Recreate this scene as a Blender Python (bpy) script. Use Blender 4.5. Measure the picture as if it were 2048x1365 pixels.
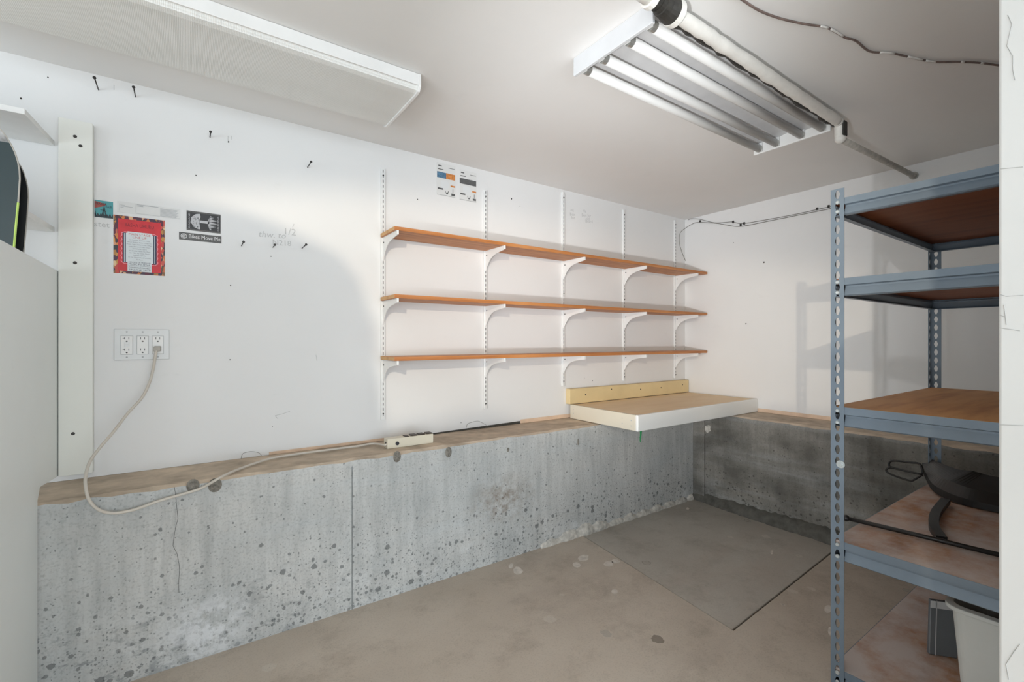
import bpy, bmesh, math, random
from mathutils import Vector

random.seed(7)
C = bpy.context.scene
for o in list(bpy.data.objects):
    bpy.data.objects.remove(o)

# ---------------------------------------------------------------- camera, sky, lights, exposure
H0 = 1.145                      # eye height above the floor; everything is modelled relative to the eye and lifted at the end
F_PX, YAW = 930.0, math.radians(35.024)
cam_d = bpy.data.cameras.new('camera')
cam_d.sensor_width = 36.0
cam_d.lens = 36.0 * F_PX / 2048.0
cam_d.clip_start = 0.02
cam = bpy.data.objects.new('camera', cam_d)
C.collection.objects.link(cam)
cam.rotation_euler = (math.pi / 2, 0, -YAW)
C.camera = cam

world = bpy.data.worlds.new('world')
C.world = world
world.use_nodes = True
bg = world.node_tree.nodes['Background']
bg.inputs['Color'].default_value = (0.78, 0.90, 1.0, 1)
bg.inputs['Strength'].default_value = 1.45

def lamp(name, kind, loc, energy, color, **kw):
    d = bpy.data.lights.new(name, kind)
    d.energy = energy
    d.color = color
    for k, v in kw.items():
        setattr(d, k, v)
    o = bpy.data.objects.new(name, d)
    C.collection.objects.link(o)
    o.location = loc
    return o

def aim(o, target):
    o.rotation_euler = (Vector(target) - Vector(o.location)).to_track_quat('-Z', 'Y').to_euler()

# daylight pouring through the open garage door behind the camera
door = lamp('door_daylight', 'AREA', (0.0, -3.1, -0.2), 112.0, (0.86, 0.94, 1.0), shape='RECTANGLE', size=3.6, size_y=2.0)
aim(door, (0.9, 2.3, -0.3))
# fill spot added beside the camera to brighten the far corner
corner_fill = lamp('added_corner_fill', 'SPOT', (-0.5, 0.10, -0.40), 260.0, (0.97, 0.98, 1.0), spot_size=math.radians(68), spot_blend=1.0, shadow_soft_size=0.05)
aim(corner_fill, (2.9, 1.55, 0.75))
# fill lamp added at the open left side to lift the right wall
side = lamp('side_fill', 'AREA', (-2.95, -0.6, -0.45), 52.0, (0.86, 0.94, 1.0), shape='RECTANGLE', size=2.4, size_y=1.2)
aim(side, (3.3, 1.0, 0.0))
# low warm light (sun bounced off a car window) coming in from behind the camera, on the left
WARM = (-0.78, -0.62, 0.68)
warm = lamp('low_warm_light', 'SPOT', WARM, 132.0, (1.0, 0.85, 0.66), spot_size=math.radians(122), spot_blend=0.12, shadow_soft_size=0.013)
aim(warm, (WARM[0] + 0.33, WARM[1] + 0.43, WARM[2] - 0.85))

C.view_settings.view_transform = 'Standard'
C.view_settings.look = 'None'
C.view_settings.gamma = 1.0
C.view_settings.use_curve_mapping = False
C.view_settings.exposure = 0.0

# ---------------------------------------------------------------- picture geometry helpers (ray through a photo pixel)
fw = (math.sin(YAW), math.cos(YAW)); rt = (math.cos(YAW), -math.sin(YAW))
def ray(x, y):
    u = (x - 1024.0) / F_PX; v = (682.5 - y) / F_PX
    return (fw[0] + u * rt[0], fw[1] + u * rt[1], v)
def onX(x, y, d): r = ray(x, y); t = d / r[0]; return tuple(t * c for c in r)
def onY(x, y, d): r = ray(x, y); t = d / r[1]; return tuple(t * c for c in r)
def onZ(x, y, d): r = ray(x, y); t = d / r[2]; return tuple(t * c for c in r)

# ---------------------------------------------------------------- materials
def lin(c):
    return tuple((v / 255.0 / 12.92) if v <= 10 else (((v / 255.0) + 0.055) / 1.055) ** 2.4 for v in c) + (1.0,)

class NT:
    def __init__(self, name):
        self.m = bpy.data.materials.new(name)
        self.m.use_nodes = True
        self.t = self.m.node_tree
        self.b = self.t.nodes['Principled BSDF']
        tc = self.t.nodes.new('ShaderNodeTexCoord')
        self.co = tc.outputs['Object']
    def n(self, typ, **kw):
        nd = self.t.nodes.new(typ)
        for k, v in kw.items():
            setattr(nd, k, v)
        return nd
    def l(self, a, b):
        self.t.links.new(a, b)
    def map(self, scale=(1, 1, 1), loc=(0, 0, 0), rot=(0, 0, 0)):
        m = self.n('ShaderNodeMapping')
        m.inputs['Scale'].default_value = scale
        m.inputs['Location'].default_value = loc
        m.inputs['Rotation'].default_value = rot
        self.l(self.co, m.inputs['Vector'])
        return m.outputs['Vector']
    def noise(self, scale, vec=None, detail=4.0, rough=0.55):
        nd = self.n('ShaderNodeTexNoise')
        nd.inputs['Scale'].default_value = scale
        nd.inputs['Detail'].default_value = detail
        nd.inputs['Roughness'].default_value = rough
        self.l(vec if vec is not None else self.co, nd.inputs['Vector'])
        return nd.outputs['Fac']
    def voro(self, scale, vec=None, out='Distance'):
        nd = self.n('ShaderNodeTexVoronoi')
        nd.inputs['Scale'].default_value = scale
        self.l(vec if vec is not None else self.co, nd.inputs['Vector'])
        return nd.outputs[out]
    def ramp(self, fac, stops):
        r = self.n('ShaderNodeValToRGB')
        e = r.color_ramp.elements
        while len(e) < len(stops):
            e.new(0.5)
        for i, (p, c) in enumerate(stops):
            e[i].position = p
            e[i].color = c if len(c) == 4 else c + (1,)
        self.l(fac, r.inputs['Fac'])
        return r.outputs['Color']
    def rng(self, fac, a, b, c=0.0, d=1.0):
        m = self.n('ShaderNodeMapRange')
        self.l(fac, m.inputs['Value'])
        m.inputs['From Min'].default_value = a
        m.inputs['From Max'].default_value = b
        m.inputs['To Min'].default_value = c
        m.inputs['To Max'].default_value = d
        return m.outputs['Result']
    def math(self, op, a, b=None):
        m = self.n('ShaderNodeMath', operation=op)
        for i, v in enumerate((a, b)):
            if v is None: continue
            if isinstance(v, (int, float)): m.inputs[i].default_value = v
            else: self.l(v, m.inputs[i])
        return m.outputs[0]
    def mix(self, fac, a, b, mode='MIX'):
        m = self.n('ShaderNodeMix', data_type='RGBA', blend_type=mode)
        for key, v in ((0, fac), (6, a), (7, b)):
            if isinstance(v, (int, float)): m.inputs[key].default_value = v
            elif isinstance(v, tuple): m.inputs[key].default_value = v
            else: self.l(v, m.inputs[key])
        return m.outputs[2]
    def sep(self):
        s = self.n('ShaderNodeSeparateXYZ'); self.l(self.co, s.inputs[0]); return s.outputs
    def bump(self, h, strength=0.2, dist=0.01):
        b = self.n('ShaderNodeBump')
        b.inputs['Strength'].default_value = strength
        b.inputs['Distance'].default_value = dist
        self.l(h, b.inputs['Height']); self.l(b.outputs['Normal'], self.b.inputs['Normal'])
    def fin(self, col=None, rough=0.6, metal=0.0, spec=None):
        if col is not None:
            if isinstance(col, tuple): self.b.inputs['Base Color'].default_value = col
            else: self.l(col, self.b.inputs['Base Color'])
        if isinstance(rough, (int, float)): self.b.inputs['Roughness'].default_value = rough
        else: self.l(rough, self.b.inputs['Roughness'])
        self.b.inputs['Metallic'].default_value = metal
        if spec is not None: self.b.inputs['Specular IOR Level'].default_value = spec
        return self.m

def plain(name, rgb, rough=0.6, metal=0.0, var=0.06, scale=14.0, spec=None):
    k = NT(name)
    c = lin(rgb)
    f = k.noise(scale)
    d = tuple(max(0, v * (1 - var)) for v in c[:3]) + (1,)
    u = tuple(min(1, v * (1 + var)) for v in c[:3]) + (1,)
    return k.fin(k.ramp(f, [(0.3, d), (0.7, u)]), rough, metal, spec)

def paint(name, rgb, dirt=0.5, rough=0.55):
    k = NT(name)
    c = lin(rgb)
    big = k.noise(1.6, detail=5)
    base = k.ramp(big, [(0.3, tuple(v * 0.955 for v in c[:3])), (0.7, c)])
    sp = k.voro(9.0)
    cr = k.voro(9.0, out='Color')
    s = k.n('ShaderNodeSeparateColor'); k.l(cr, s.inputs[0])
    thr = k.math('MULTIPLY', k.rng(s.outputs[0], 0.78, 1.0, 0.0, 1.0), 0.05)
    spot = k.math('LESS_THAN', sp, thr)
    base = k.mix(k.math('MULTIPLY', spot, 0.45 * dirt), base, lin((120, 116, 110)))
    smear = k.noise(7.0, k.map((1, 1, 2.5), (3, 1, 2)), detail=8, rough=0.7)
    base = k.mix(k.math('MULTIPLY', k.rng(smear, 0.62, 0.8), 0.25 * dirt), base, lin((176, 172, 165)))
    k.bump(k.noise(60, detail=3), 0.06, 0.004)
    return k.fin(base, rough)

def concrete(name, c1, c2, pit, pits=1.0, stain=0.0, lowwhite=0.6, rust=False):
    k = NT(name)
    X, Y, Z = k.sep()
    n1 = k.noise(2.2, detail=8, rough=0.6)
    base = k.ramp(n1, [(0.3, lin(c1)), (0.7, lin(c2))])
    streak = k.noise(5.0, k.map((6, 6, 0.7)), detail=7, rough=0.65)
    base = k.mix(k.math('MULTIPLY', k.rng(streak, 0.4, 0.75), 0.30), base, lin(pit))
    lay = k.noise(2.0, k.map((0.6, 0.6, 9)), detail=5)
    base = k.mix(k.math('MULTIPLY', k.rng(lay, 0.45, 0.75), 0.28), base, lin((190, 196, 198)))
    if stain:
        st = k.noise(3.0, k.map((1, 1, 1.4), (5, 2, 9)), detail=6)
        base = k.mix(k.math('MULTIPLY', k.rng(st, 0.45, 0.62), stain), base, lin((70, 68, 62)))
    fine = k.noise(120, detail=2)
    base = k.mix(k.math('MULTIPLY', k.rng(fine, 0.5, 0.8), 0.35), base, lin(pit))
    low = k.rng(Z, -0.75, -1.12)
    allh = None
    for sc, size, amt in ((26.0, 0.34, 0.66), (52.0, 0.36, 0.6), (105.0, 0.34, 0.55)):
        dist = k.noise(sc * 2.6, detail=4, rough=0.7)
        wv = k.map((1, 1, 1), (sc * 0.13, 0.3, sc * 0.07))
        v = k.math('ADD', k.voro(sc, wv), k.rng(dist, 0, 1, -0.24, 0.24))
        cr = k.voro(sc, wv, out='Color')
        s = k.n('ShaderNodeSeparateColor'); k.l(cr, s.inputs[0])
        dens = k.math('ADD', k.math('MULTIPLY', low, 0.30), (0.10 if sc < 40 else 0.17) * pits)
        thr = k.math('MULTIPLY', k.rng(k.math('ADD', s.outputs[0], dens), 0.92, 1.25), size)
        f = k.math('LESS_THAN', v, thr)
        base = k.mix(k.math('MULTIPLY', f, amt), base, lin(pit))
        allh = f if allh is None else k.math('MAXIMUM', allh, f)
    if rust:
        left = k.rng(X, 1.1, -.4)
        bl = k.noise(15, k.map((0.8, 1, 1.5), (2, 0, 4)), detail=7, rough=0.72)
        bm = k.math('MULTIPLY', k.rng(bl, 0.53, 0.60), k.math('MULTIPLY', k.rng(Z, -0.84, -1.02), left))
        base = k.mix(k.math('MULTIPLY', bm, 0.55), base, lin((92, 98, 102)))
        px = k.math('SUBTRACT', X, 0.06); pz = k.math('SUBTRACT', Z, -1.05)
        pr_ = k.math('SQRT', k.math('ADD', k.math('MULTIPLY', px, px), k.math('MULTIPLY', pz, pz)))
        pm = k.math('MULTIPLY', k.rng(pr_, 0.17, 0.05), k.rng(k.noise(20, detail=7, rough=0.7), 0.40, 0.56))
        base = k.mix(k.math('MULTIPLY', pm, 0.75), base, lin((226, 228, 230)))
    ef = k.noise(4.0, k.map((1, 1, 1.3), (1, 7, 3)), detail=9, rough=0.72)
    e = k.math('MULTIPLY', k.rng(ef, 0.55, 0.68), k.math('MULTIPLY', k.rng(Z, -0.86, -1.1), lowwhite))
    base = k.mix(e, base, lin((214, 216, 216)))
    if rust:
        dx = k.math('SUBTRACT', X, 1.36); dz = k.math('SUBTRACT', Z, -0.83)
        r = k.math('SQRT', k.math('ADD', k.math('MULTIPLY', dx, dx), k.math('MULTIPLY', k.math('MULTIPLY', dz, dz), 2.5)))
        rn = k.noise(24, detail=6, rough=0.7)
        f = k.math('MULTIPLY', k.rng(r, 0.24, 0.03), k.rng(rn, 0.42, 0.62))
        base = k.mix(k.math('MULTIPLY', f, 0.75), base, lin((122, 104, 84)))
    k.bump(k.math('SUBTRACT', k.noise(55, detail=6), k.math('MULTIPLY', allh, 0.8)), 0.35, 0.006)
    return k.fin(base, 0.85)

def floor_mat(name, c1, c2, off):
    k = NT(name)
    n1 = k.noise(1.5, k.map((1, 1, 1), (off, 0, 0)), detail=8, rough=0.62)
    base = k.ramp(n1, [(0.3, lin(c1)), (0.72, lin(c2))])
    n2 = k.noise(5.0, k.map((1, 1, 1), (0, off, 0)), detail=8, rough=0.7)
    base = k.mix(k.math('MULTIPLY', k.rng(n2, 0.5, 0.75), 0.4), base, lin((112, 98, 84)))
    n3 = k.noise(3.2, k.map((0.6, 2.2, 1), (off * 2, 3, 0)), detail=6)
    base = k.mix(k.math('MULTIPLY', k.rng(n3, 0.52, 0.72), 0.42), base, lin((178, 166, 154)))
    v = k.math('ADD', k.voro(7.0), k.rng(k.noise(30, detail=3), 0, 1, -0.14, 0.14))
    cr = k.voro(7.0, out='Color'); s = k.n('ShaderNodeSeparateColor'); k.l(cr, s.inputs[0])
    f = k.math('LESS_THAN', v, k.math('MULTIPLY', k.rng(s.outputs[1], 0.8, 1.0), 0.16))
    base = k.mix(k.math('MULTIPLY', f, 0.6), base, lin((86, 76, 66)))
    f2 = k.math('LESS_THAN', v, k.math('MULTIPLY', k.rng(s.outputs[2], 0.9, 1.0), 0.17))
    base = k.mix(k.math('MULTIPLY', f2, 0.5), base, lin((206, 198, 186)))
    fine = k.noise(160, detail=2)
    base = k.mix(k.math('MULTIPLY', k.rng(fine, 0.5, 0.8), 0.2), base, lin((100, 92, 84)))
    k.bump(k.noise(40, detail=6), 0.18, 0.004)
    return k.fin(base, k.rng(n2, 0.3, 0.7, 0.42, 0.7), spec=0.35)

def wood(name, c1, c2, c3, axis=0, stretch=14.0, rough=0.5, dust=0.0, dustcol=(205, 200, 198), scale=3.0):
    k = NT(name)
    sc = [stretch, stretch, stretch]; sc[axis] = 0.8
    g = k.noise(scale, k.map(tuple(sc)), detail=7, rough=0.6)
    base = k.ramp(g, [(0.28, lin(c1)), (0.5, lin(c2)), (0.74, lin(c3))])
    kn = k.noise(2.3, detail=4)
    base = k.mix(k.math('MULTIPLY', k.rng(kn, 0.55, 0.75), 0.35), base, lin(c1))
    if dust:
        dn = k.noise(3.4, detail=8, rough=0.68)
        base = k.mix(k.math('MULTIPLY', k.rng(dn, 0.36, 0.58), dust), base, lin(dustcol))
    k.bump(g, 0.08, 0.003)
    return k.fin(base, rough)

M = {}
M['wall'] = paint('wall_white', (231, 231, 230))
M['ceil'] = paint('ceiling_white', (232, 231, 229), dirt=0.4, rough=0.7)
M['part'] = paint('partition_white', (222, 222, 219), dirt=0.25)
M['panel'] = paint('panel_white', (244, 248, 246), dirt=0.4, rough=0.45)
M['board'] = paint('painted_board', (234, 235, 228), dirt=0.5, rough=0.45)
M['white'] = plain('white_enamel', (232, 232, 230), 0.35, var=0.03)
M['plastic'] = plain('white_plastic', (222, 224, 224), 0.35, var=0.02)
M['metalwhite'] = plain('white_steel', (228, 229, 228), 0.3, var=0.03)
M['conc'] = concrete('concrete_light', (180, 183, 182), (208, 207, 203), (80, 84, 84), 1.0, 0.0, 0.85, True)
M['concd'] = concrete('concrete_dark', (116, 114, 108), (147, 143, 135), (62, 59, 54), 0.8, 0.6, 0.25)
M['ledge'] = plain('ledge_dirt', (192, 175, 155), 0.9, var=0.28, scale=9)
M['mortar'] = plain('white_salt_crust', (196, 192, 184), 0.9, var=0.3, scale=40)
M['curb'] = plain('dark_curb', (92, 90, 84), 0.9, var=0.3, scale=24)
M['floor'] = floor_mat('floor_concrete', (180, 167, 152), (204, 192, 178), 0.0)
M['slab'] = floor_mat('slab_concrete', (172, 165, 155), (194, 188, 178), 4.0)
M['joint'] = plain('joint_dirt', (52, 44, 38), 0.95, var=0.2)
M['sill'] = plain('sill_wood', (226, 198, 172), 0.7, var=0.1)
M['hole'] = plain('dark_hole', (72, 70, 64), 0.95, var=0.3, scale=60)
M['flake'] = plain('paint_flakes', (214, 206, 196), .8, var=.15, scale=40)
M['tie'] = plain('tie_hole_mortar', (124, 120, 112), 0.95, var=0.4, scale=90)
M['black'] = plain('black_gap', (24, 23, 22), 0.8)
M['pine'] = wood('pine_plank', (158, 96, 50), (190, 124, 70), (210, 150, 96), 0)
M['pineend'] = wood('pine_end', (170, 122, 72), (198, 154, 100), (206, 166, 112), 2, 4.0)
M['steel'] = plain('blue_grey_steel', (116, 130, 143), 0.38, 0.15, var=0.1, scale=5)
M['steelin'] = M['steel']
M['ply'] = wood('plywood', (172, 114, 62), (202, 144, 84), (212, 156, 98), 0, 6.0, 0.6, 0.12, (190, 156, 120))
M['plyd'] = wood('dusty_plywood', (140, 92, 58), (172, 122, 82), (184, 142, 106), 0, 5.0, 0.75, 0.85, (204, 196, 192))
M['plyu'] = wood('red_plywood', (112, 58, 26), (140, 78, 40), (152, 92, 52), 1, 6.0, 0.6)
M['zinc'] = plain('zinc', (206, 214, 216), 0.3, 0.6, var=0.15, scale=80)
M['benchw'] = paint('bench_white', (242, 242, 238), dirt=0.3, rough=0.45)
M['benchc'] = paint('bench_cream', (216, 208, 190), dirt=0.5, rough=0.45)
M['benchy'] = plain('bench_yellow', (222, 200, 152), 0.45, var=0.09, scale=4)
M['bencht'] = wood('bench_top_board', (232, 206, 168), (242, 218, 182), (246, 226, 194), 0, 3.0, 0.65)
M['nail'] = plain('dark_nail', (62, 60, 58), 0.45, 0.6)
M['strip'] = plain('cream_plastic', (224, 216, 196), 0.4, var=0.04)
M['cord'] = plain('cream_cord', (206, 199, 188), 0.5, var=0.06)
M['plug'] = plain('grey_plug', (172, 168, 160), 0.5, var=0.1)
M['dark'] = plain('dark_brown_plastic', (62, 52, 46), 0.5)
M['navy'] = plain('switch_black', (44, 48, 56), 0.4)
M['socket'] = plain('socket_slot', (66, 68, 70), 0.6)
M['line'] = plain('faint_line', (178, 180, 182), 0.6)
M['teal'] = plain('snowboard_teal', (46, 62, 66), 0.28, var=0.06, scale=3)
M['sblack'] = plain('snowboard_black', (22, 24, 26), 0.35)
M['lime'] = plain('lime_edge', (176, 204, 104), 0.4)
M['scuff'] = plain('scuffed_tip', (150, 150, 150), 0.6, var=0.5, scale=40)
M['tube'] = plain('unlit_tube', (214, 214, 212), 0.3, var=0.02)
M['fixw'] = plain('fixture_enamel', (202, 204, 206), 0.45, var=0.03)
M['refl'] = plain('fixture_reflector', (206, 207, 208), 0.35, var=0.06)
M['galv'] = plain('tube_cap', (176, 176, 172), 0.35, 0.7)
M['iron'] = plain('black_iron', (44, 42, 38), 0.6, var=0.4, scale=50)
M['pipew'] = plain('painted_pipe', (222, 220, 214), 0.55, var=0.06, scale=30)
M['pipeg'] = plain('bare_pipe', (176, 172, 164), 0.6, var=0.22, scale=40)
M['wire'] = plain('brown_wire', (112, 96, 90), 0.5, var=0.3, scale=30)
M['wirew'] = plain('paint_daubs', (222, 220, 216), 0.5)
M['cable'] = plain('grey_cable', (128, 126, 120), 0.5)
M['pencil'] = plain('pencil', (196, 196, 195), 0.8)
M['green'] = plain('green_tape', (52, 150, 92), 0.5)
M['bmetal'] = plain('black_metal', (30, 28, 27), 0.42, var=0.3, scale=20)
M['bin'] = plain('white_bin', (222, 224, 220), 0.4, var=0.02)
M['gplate'] = plain('grey_plate', (112, 116, 120), 0.35, 0.2, var=0.12, scale=8)
M['card'] = plain('card', (222, 222, 220), 0.5, var=0.02)
M['ink'] = plain('ink_grey', (92, 92, 92), 0.6, var=0.2, scale=300)
M['inkl'] = plain('ink_pale', (178, 180, 182), 0.6)
M['blue'] = plain('print_blue', (82, 118, 146), 0.5, var=0.35, scale=90)
M['orange'] = plain('print_orange', (206, 132, 70), 0.5, var=0.35, scale=90)
M['red'] = plain('print_red', (206, 36, 46), 0.45, var=0.15, scale=20)
M['dred'] = plain('print_dark_red', (128, 18, 34), 0.45)
M['pink'] = plain('print_pink', (238, 150, 158), 0.45)
M['cream'] = plain('print_pale', (216, 222, 224), 0.45)
M['navyi'] = plain('print_navy', (46, 54, 80), 0.45, var=0.3, scale=150)
M['txt'] = plain('print_text', (120, 124, 134), 0.5)
M['txtd'] = plain('print_text_dark', (70, 74, 90), 0.5)
M['txtr'] = plain('print_text_red', (196, 108, 104), 0.5)
M['tealp'] = plain('print_teal', (74, 156, 162), 0.45, var=0.08)
M['rust'] = plain('print_rust', (158, 72, 62), 0.45, var=0.2, scale=120)
M['sil'] = plain('print_silhouette', (32, 48, 56), 0.45)
M['stk'] = plain('sticker_black', (46, 46, 48), 0.4)
M['stkw'] = plain('sticker_white', (190, 190, 192), 0.45)
M['stkg'] = plain('sticker_grey', (88, 87, 85), 0.4, var=0.25, scale=160)
M['stkt'] = plain('sticker_text', (226, 226, 226), 0.45)

def kaleido():
    k = NT('poster_pattern')
    v = k.voro(110, k.map((1, 1, 0.55)), out='Color')
    s = k.n('ShaderNodeSeparateColor'); k.l(v, s.inputs[0])
    col = k.ramp(s.outputs[0], [(0.0, lin((58, 44, 66))), (0.3, lin((96, 36, 54))), (0.5, lin((40, 46, 52))), (0.68, lin((212, 148, 66))), (0.82, lin((196, 60, 56))), (1.0, lin((226, 196, 150)))])
    return k.fin(col, 0.45)
M['pattern'] = kaleido()

def lens_mat():
    k = NT('prismatic_lens')
    w = k.n('ShaderNodeTexWave', bands_direction='X')
    w.inputs['Scale'].default_value = 75
    k.l(k.co, w.inputs['Vector'])
    w2 = k.n('ShaderNodeTexWave', bands_direction='Y')
    w2.inputs['Scale'].default_value = 75
    k.l(k.co, w2.inputs['Vector'])
    h = k.math('ADD', w.outputs['Fac'], w2.outputs['Fac'])
    k.bump(h, 0.25, 0.003)
    n = k.noise(2.5, k.map((0.5, 3, 1)))
    return k.fin(k.ramp(n, [(0.3, lin((222, 222, 218))), (0.7, lin((232, 232, 229)))]), 0.28)
M['lens'] = lens_mat()

# ---------------------------------------------------------------- mesh helpers
class MB:
    def __init__(self):
        self.v = []; self.f = []; self.mi = []
    def add(self, vs, fs, mi=0):
        b = len(self.v)
        self.v += [tuple(p) for p in vs]
        self.f += [tuple(b + i for i in f) for f in fs]
        self.mi += [mi] * len(fs)
        return self
    def box(self, x0, x1, y0, y1, z0, z1, mi=0, mtop=None):
        vs = [(x0, y0, z0), (x1, y0, z0), (x1, y1, z0), (x0, y1, z0), (x0, y0, z1), (x1, y0, z1), (x1, y1, z1), (x0, y1, z1)]
        fs = [(0, 3, 2, 1), (0, 1, 5, 4), (1, 2, 6, 5), (2, 3, 7, 6), (3, 0, 4, 7)]
        self.add(vs, fs, mi)
        b = len(self.v) - 8
        self.f.append((b + 4, b + 5, b + 6, b + 7)); self.mi.append(mi if mtop is None else mtop)
        return self
    def hexa(self, p, mi=0):
        self.add(p, [(0, 3, 2, 1), (4, 5, 6, 7), (0, 1, 5, 4), (1, 2, 6, 5), (2, 3, 7, 6), (3, 0, 4, 7)], mi)
        return self
    def prism(self, prof, axis, a, b, mi=0):
        n = len(prof)
        def P(p, t):
            if axis == 'x': return (t, p[0], p[1])
            if axis == 'y': return (p[0], t, p[1])
            return (p[0], p[1], t)
        vs = [P(p, a) for p in prof] + [P(p, b) for p in prof]
        fs = [(i, (i + 1) % n, n + (i + 1) % n, n + i) for i in range(n)]
        fs += [tuple(range(n))[::-1], tuple(range(n, 2 * n))]
        return self.add(vs, fs, mi)
    def sheet(self, prof, axis, a, b, mi=0):
        n = len(prof)
        def P(p, t):
            if axis == 'x': return (t, p[0], p[1])
            if axis == 'y': return (p[0], t, p[1])
            return (p[0], p[1], t)
        vs = [P(p, a) for p in prof] + [P(p, b) for p in prof]
        return self.add(vs, [(i, i + 1, n + i + 1, n + i) for i in range(n - 1)], mi)
    def tube(self, pts, r, n=10, mi=0, cap=True):
        pts = [Vector(p) for p in pts]
        rr = r if isinstance(r, (list, tuple)) else [r] * len(pts)
        up = None; vs = []
        for i, p in enumerate(pts):
            t = (pts[min(i + 1, len(pts) - 1)] - pts[max(i - 1, 0)]).normalized()
            if up is None:
                up = Vector((0, 0, 1)) if abs(t.z) < 0.9 else Vector((1, 0, 0))
            s = t.cross(up).normalized(); up = s.cross(t).normalized()
            for j in range(n):
                a = 2 * math.pi * j / n
                vs.append(p + (s * math.cos(a) + up * math.sin(a)) * rr[i])
        fs = []
        for i in range(len(pts) - 1):
            for j in range(n):
                fs.append((i * n + j, i * n + (j + 1) % n, (i + 1) * n + (j + 1) % n, (i + 1) * n + j))
        if cap:
            fs += [tuple(range(n))[::-1], tuple(range((len(pts) - 1) * n, len(pts) * n))]
        return self.add(vs, fs, mi)
    def ball(self, c, r, mi=0, n=10):
        pts = []; rr = []
        for i in range(7):
            a = -math.pi / 2 + math.pi * i / 6
            pts.append((c[0], c[1], c[2] + r * math.sin(a))); rr.append(max(1e-4, r * math.cos(a)))
        vs = []
        for p, q in zip(pts, rr):
            for j in range(n):
                t = 2 * math.pi * j / n
                vs.append((p[0] + q * math.cos(t), p[1] + q * math.sin(t), p[2]))
        fs = [(i * n + j, i * n + (j + 1) % n, (i + 1) * n + (j + 1) % n, (i + 1) * n + j) for i in range(6) for j in range(n)]
        return self.add(vs, fs, mi)
    def rect(self, x0, x1, z0, z1, y, mi=0):          # flat print facing -Y
        return self.add([(x0, y, z0), (x1, y, z0), (x1, y, z1), (x0, y, z1)], [(0, 1, 2, 3)], mi)
    def poly(self, pts, y, mi=0):
        return self.add([(p[0], y, p[1]) for p in pts], [tuple(range(len(pts)))], mi)
    def build(self, name, mats, parent=None, smooth=False, bevel=0.0, seg=2, solid=0.0, auto=None):
        if not isinstance(mats, (list, tuple)): mats = [mats]
        off = Vector((0, 0, 0))
        p = parent
        while p is not None:
            off += Vector(p.location); p = p.parent
        me = bpy.data.meshes.new(name)
        me.from_pydata([tuple(Vector(v) - off) for v in self.v], [], self.f)
        for m in mats: me.materials.append(m)
        me.polygons.foreach_set('material_index', self.mi)
        bm = bmesh.new(); bm.from_mesh(me)
        if solid == 0.0:
            bmesh.ops.recalc_face_normals(bm, faces=bm.faces)
        bm.to_mesh(me); bm.free()
        if smooth: me.polygons.foreach_set('use_smooth', [True] * len(me.polygons))
        me.update()
        o = bpy.data.objects.new(name, me)
        C.collection.objects.link(o)
        o.parent = parent
        if name in ('lettering', 'title', 'heading', 'small_print', 'date_lines', 'fine_print', 'leaf_gaps', 'print', 'tree_emblem', 'silhouette', 'pencil_writing', 'scuff_mark', 'slot', 'crack'): o['kind'] = 'stuff'
        if solid:
            md = o.modifiers.new('solid', 'SOLIDIFY'); md.thickness = solid; md.offset = 0
        if bevel:
            md = o.modifiers.new('bevel', 'BEVEL'); md.width = bevel; md.segments = seg; md.limit_method = 'ANGLE'
        return o

def tag(o, label=None, cat=None, group=None, kind=None):
    if label: o['label'] = label
    if cat: o['category'] = cat
    if group: o['group'] = group
    if kind: o['kind'] = kind
    return o

def thing(name, loc, label, cat, group=None):
    o = bpy.data.objects.new(name, None)
    o.empty_display_size = 0.05
    C.collection.objects.link(o)
    o.location = loc
    return tag(o, label, cat, group)

def struct(mb, name, mats, parent=None, **kw):
    o = mb.build(name, mats, parent, **kw)
    if parent is None: o['kind'] = 'structure'
    return o

def spline(pts, k=8):
    P = [Vector(p) for p in pts]
    P = [P[0] * 2 - P[1]] + P + [P[-1] * 2 - P[-2]]
    out = []
    for i in range(1, len(P) - 2):
        for j in range(k):
            t = j / k
            a, b, c, d = P[i - 1], P[i], P[i + 1], P[i + 2]
            out.append(0.5 * ((2 * b) + (c - a) * t + (2 * a - 5 * b + 4 * c - d) * t * t + (3 * b - a - 3 * c + d) * t ** 3))
    out.append(P[-2])
    return out

def dup(o, loc=None, label=None):
    c = o.copy(); C.collection.objects.link(c)
    if loc is not None: c.location = loc
    if label: c['label'] = label
    for ch in o.children:
        d = ch.copy(); C.collection.objects.link(d); d.parent = c
        for g in ch.children:
            e = g.copy(); C.collection.objects.link(e); e.parent = d
    return c

def text_verts(s, width=None, height=None, align='CENTER', shear=0.0):
    cu = bpy.data.curves.new('lettering', 'FONT')
    cu.body = s; cu.align_x = align; cu.size = 1.0; cu.resolution_u = 2; cu.shear = shear
    ob = bpy.data.objects.new('lettering', cu)
    C.collection.objects.link(ob)
    bpy.context.view_layer.update()
    me = bpy.data.meshes.new_from_object(ob.evaluated_get(bpy.context.evaluated_depsgraph_get()))
    vs = [(v.co.x, v.co.y) for v in me.vertices]; fs = [tuple(p.vertices) for p in me.polygons]
    bpy.data.objects.remove(ob); bpy.data.curves.remove(cu); bpy.data.meshes.remove(me)
    x0 = min(v[0] for v in vs); x1 = max(v[0] for v in vs); y0 = min(v[1] for v in vs); y1 = max(v[1] for v in vs)
    sx = width / (x1 - x0) if width else None
    sy = height / (y1 - y0) if height else sx
    if sx is None: sx = sy
    return [((v[0] - (x0 + x1) / 2) * sx, (v[1] - (y0 + y1) / 2) * sy) for v in vs], fs

def add_text(mb, s, x, z, y, width=None, height=None, rot=0.0, mi=0, shear=0.0):
    vs, fs = text_verts(s, width, height, shear=shear)
    c, sn = math.cos(rot), math.sin(rot)
    mb.add([(x + a * c - b * sn, y, z + a * sn + b * c) for a, b in vs], fs, mi)

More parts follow.
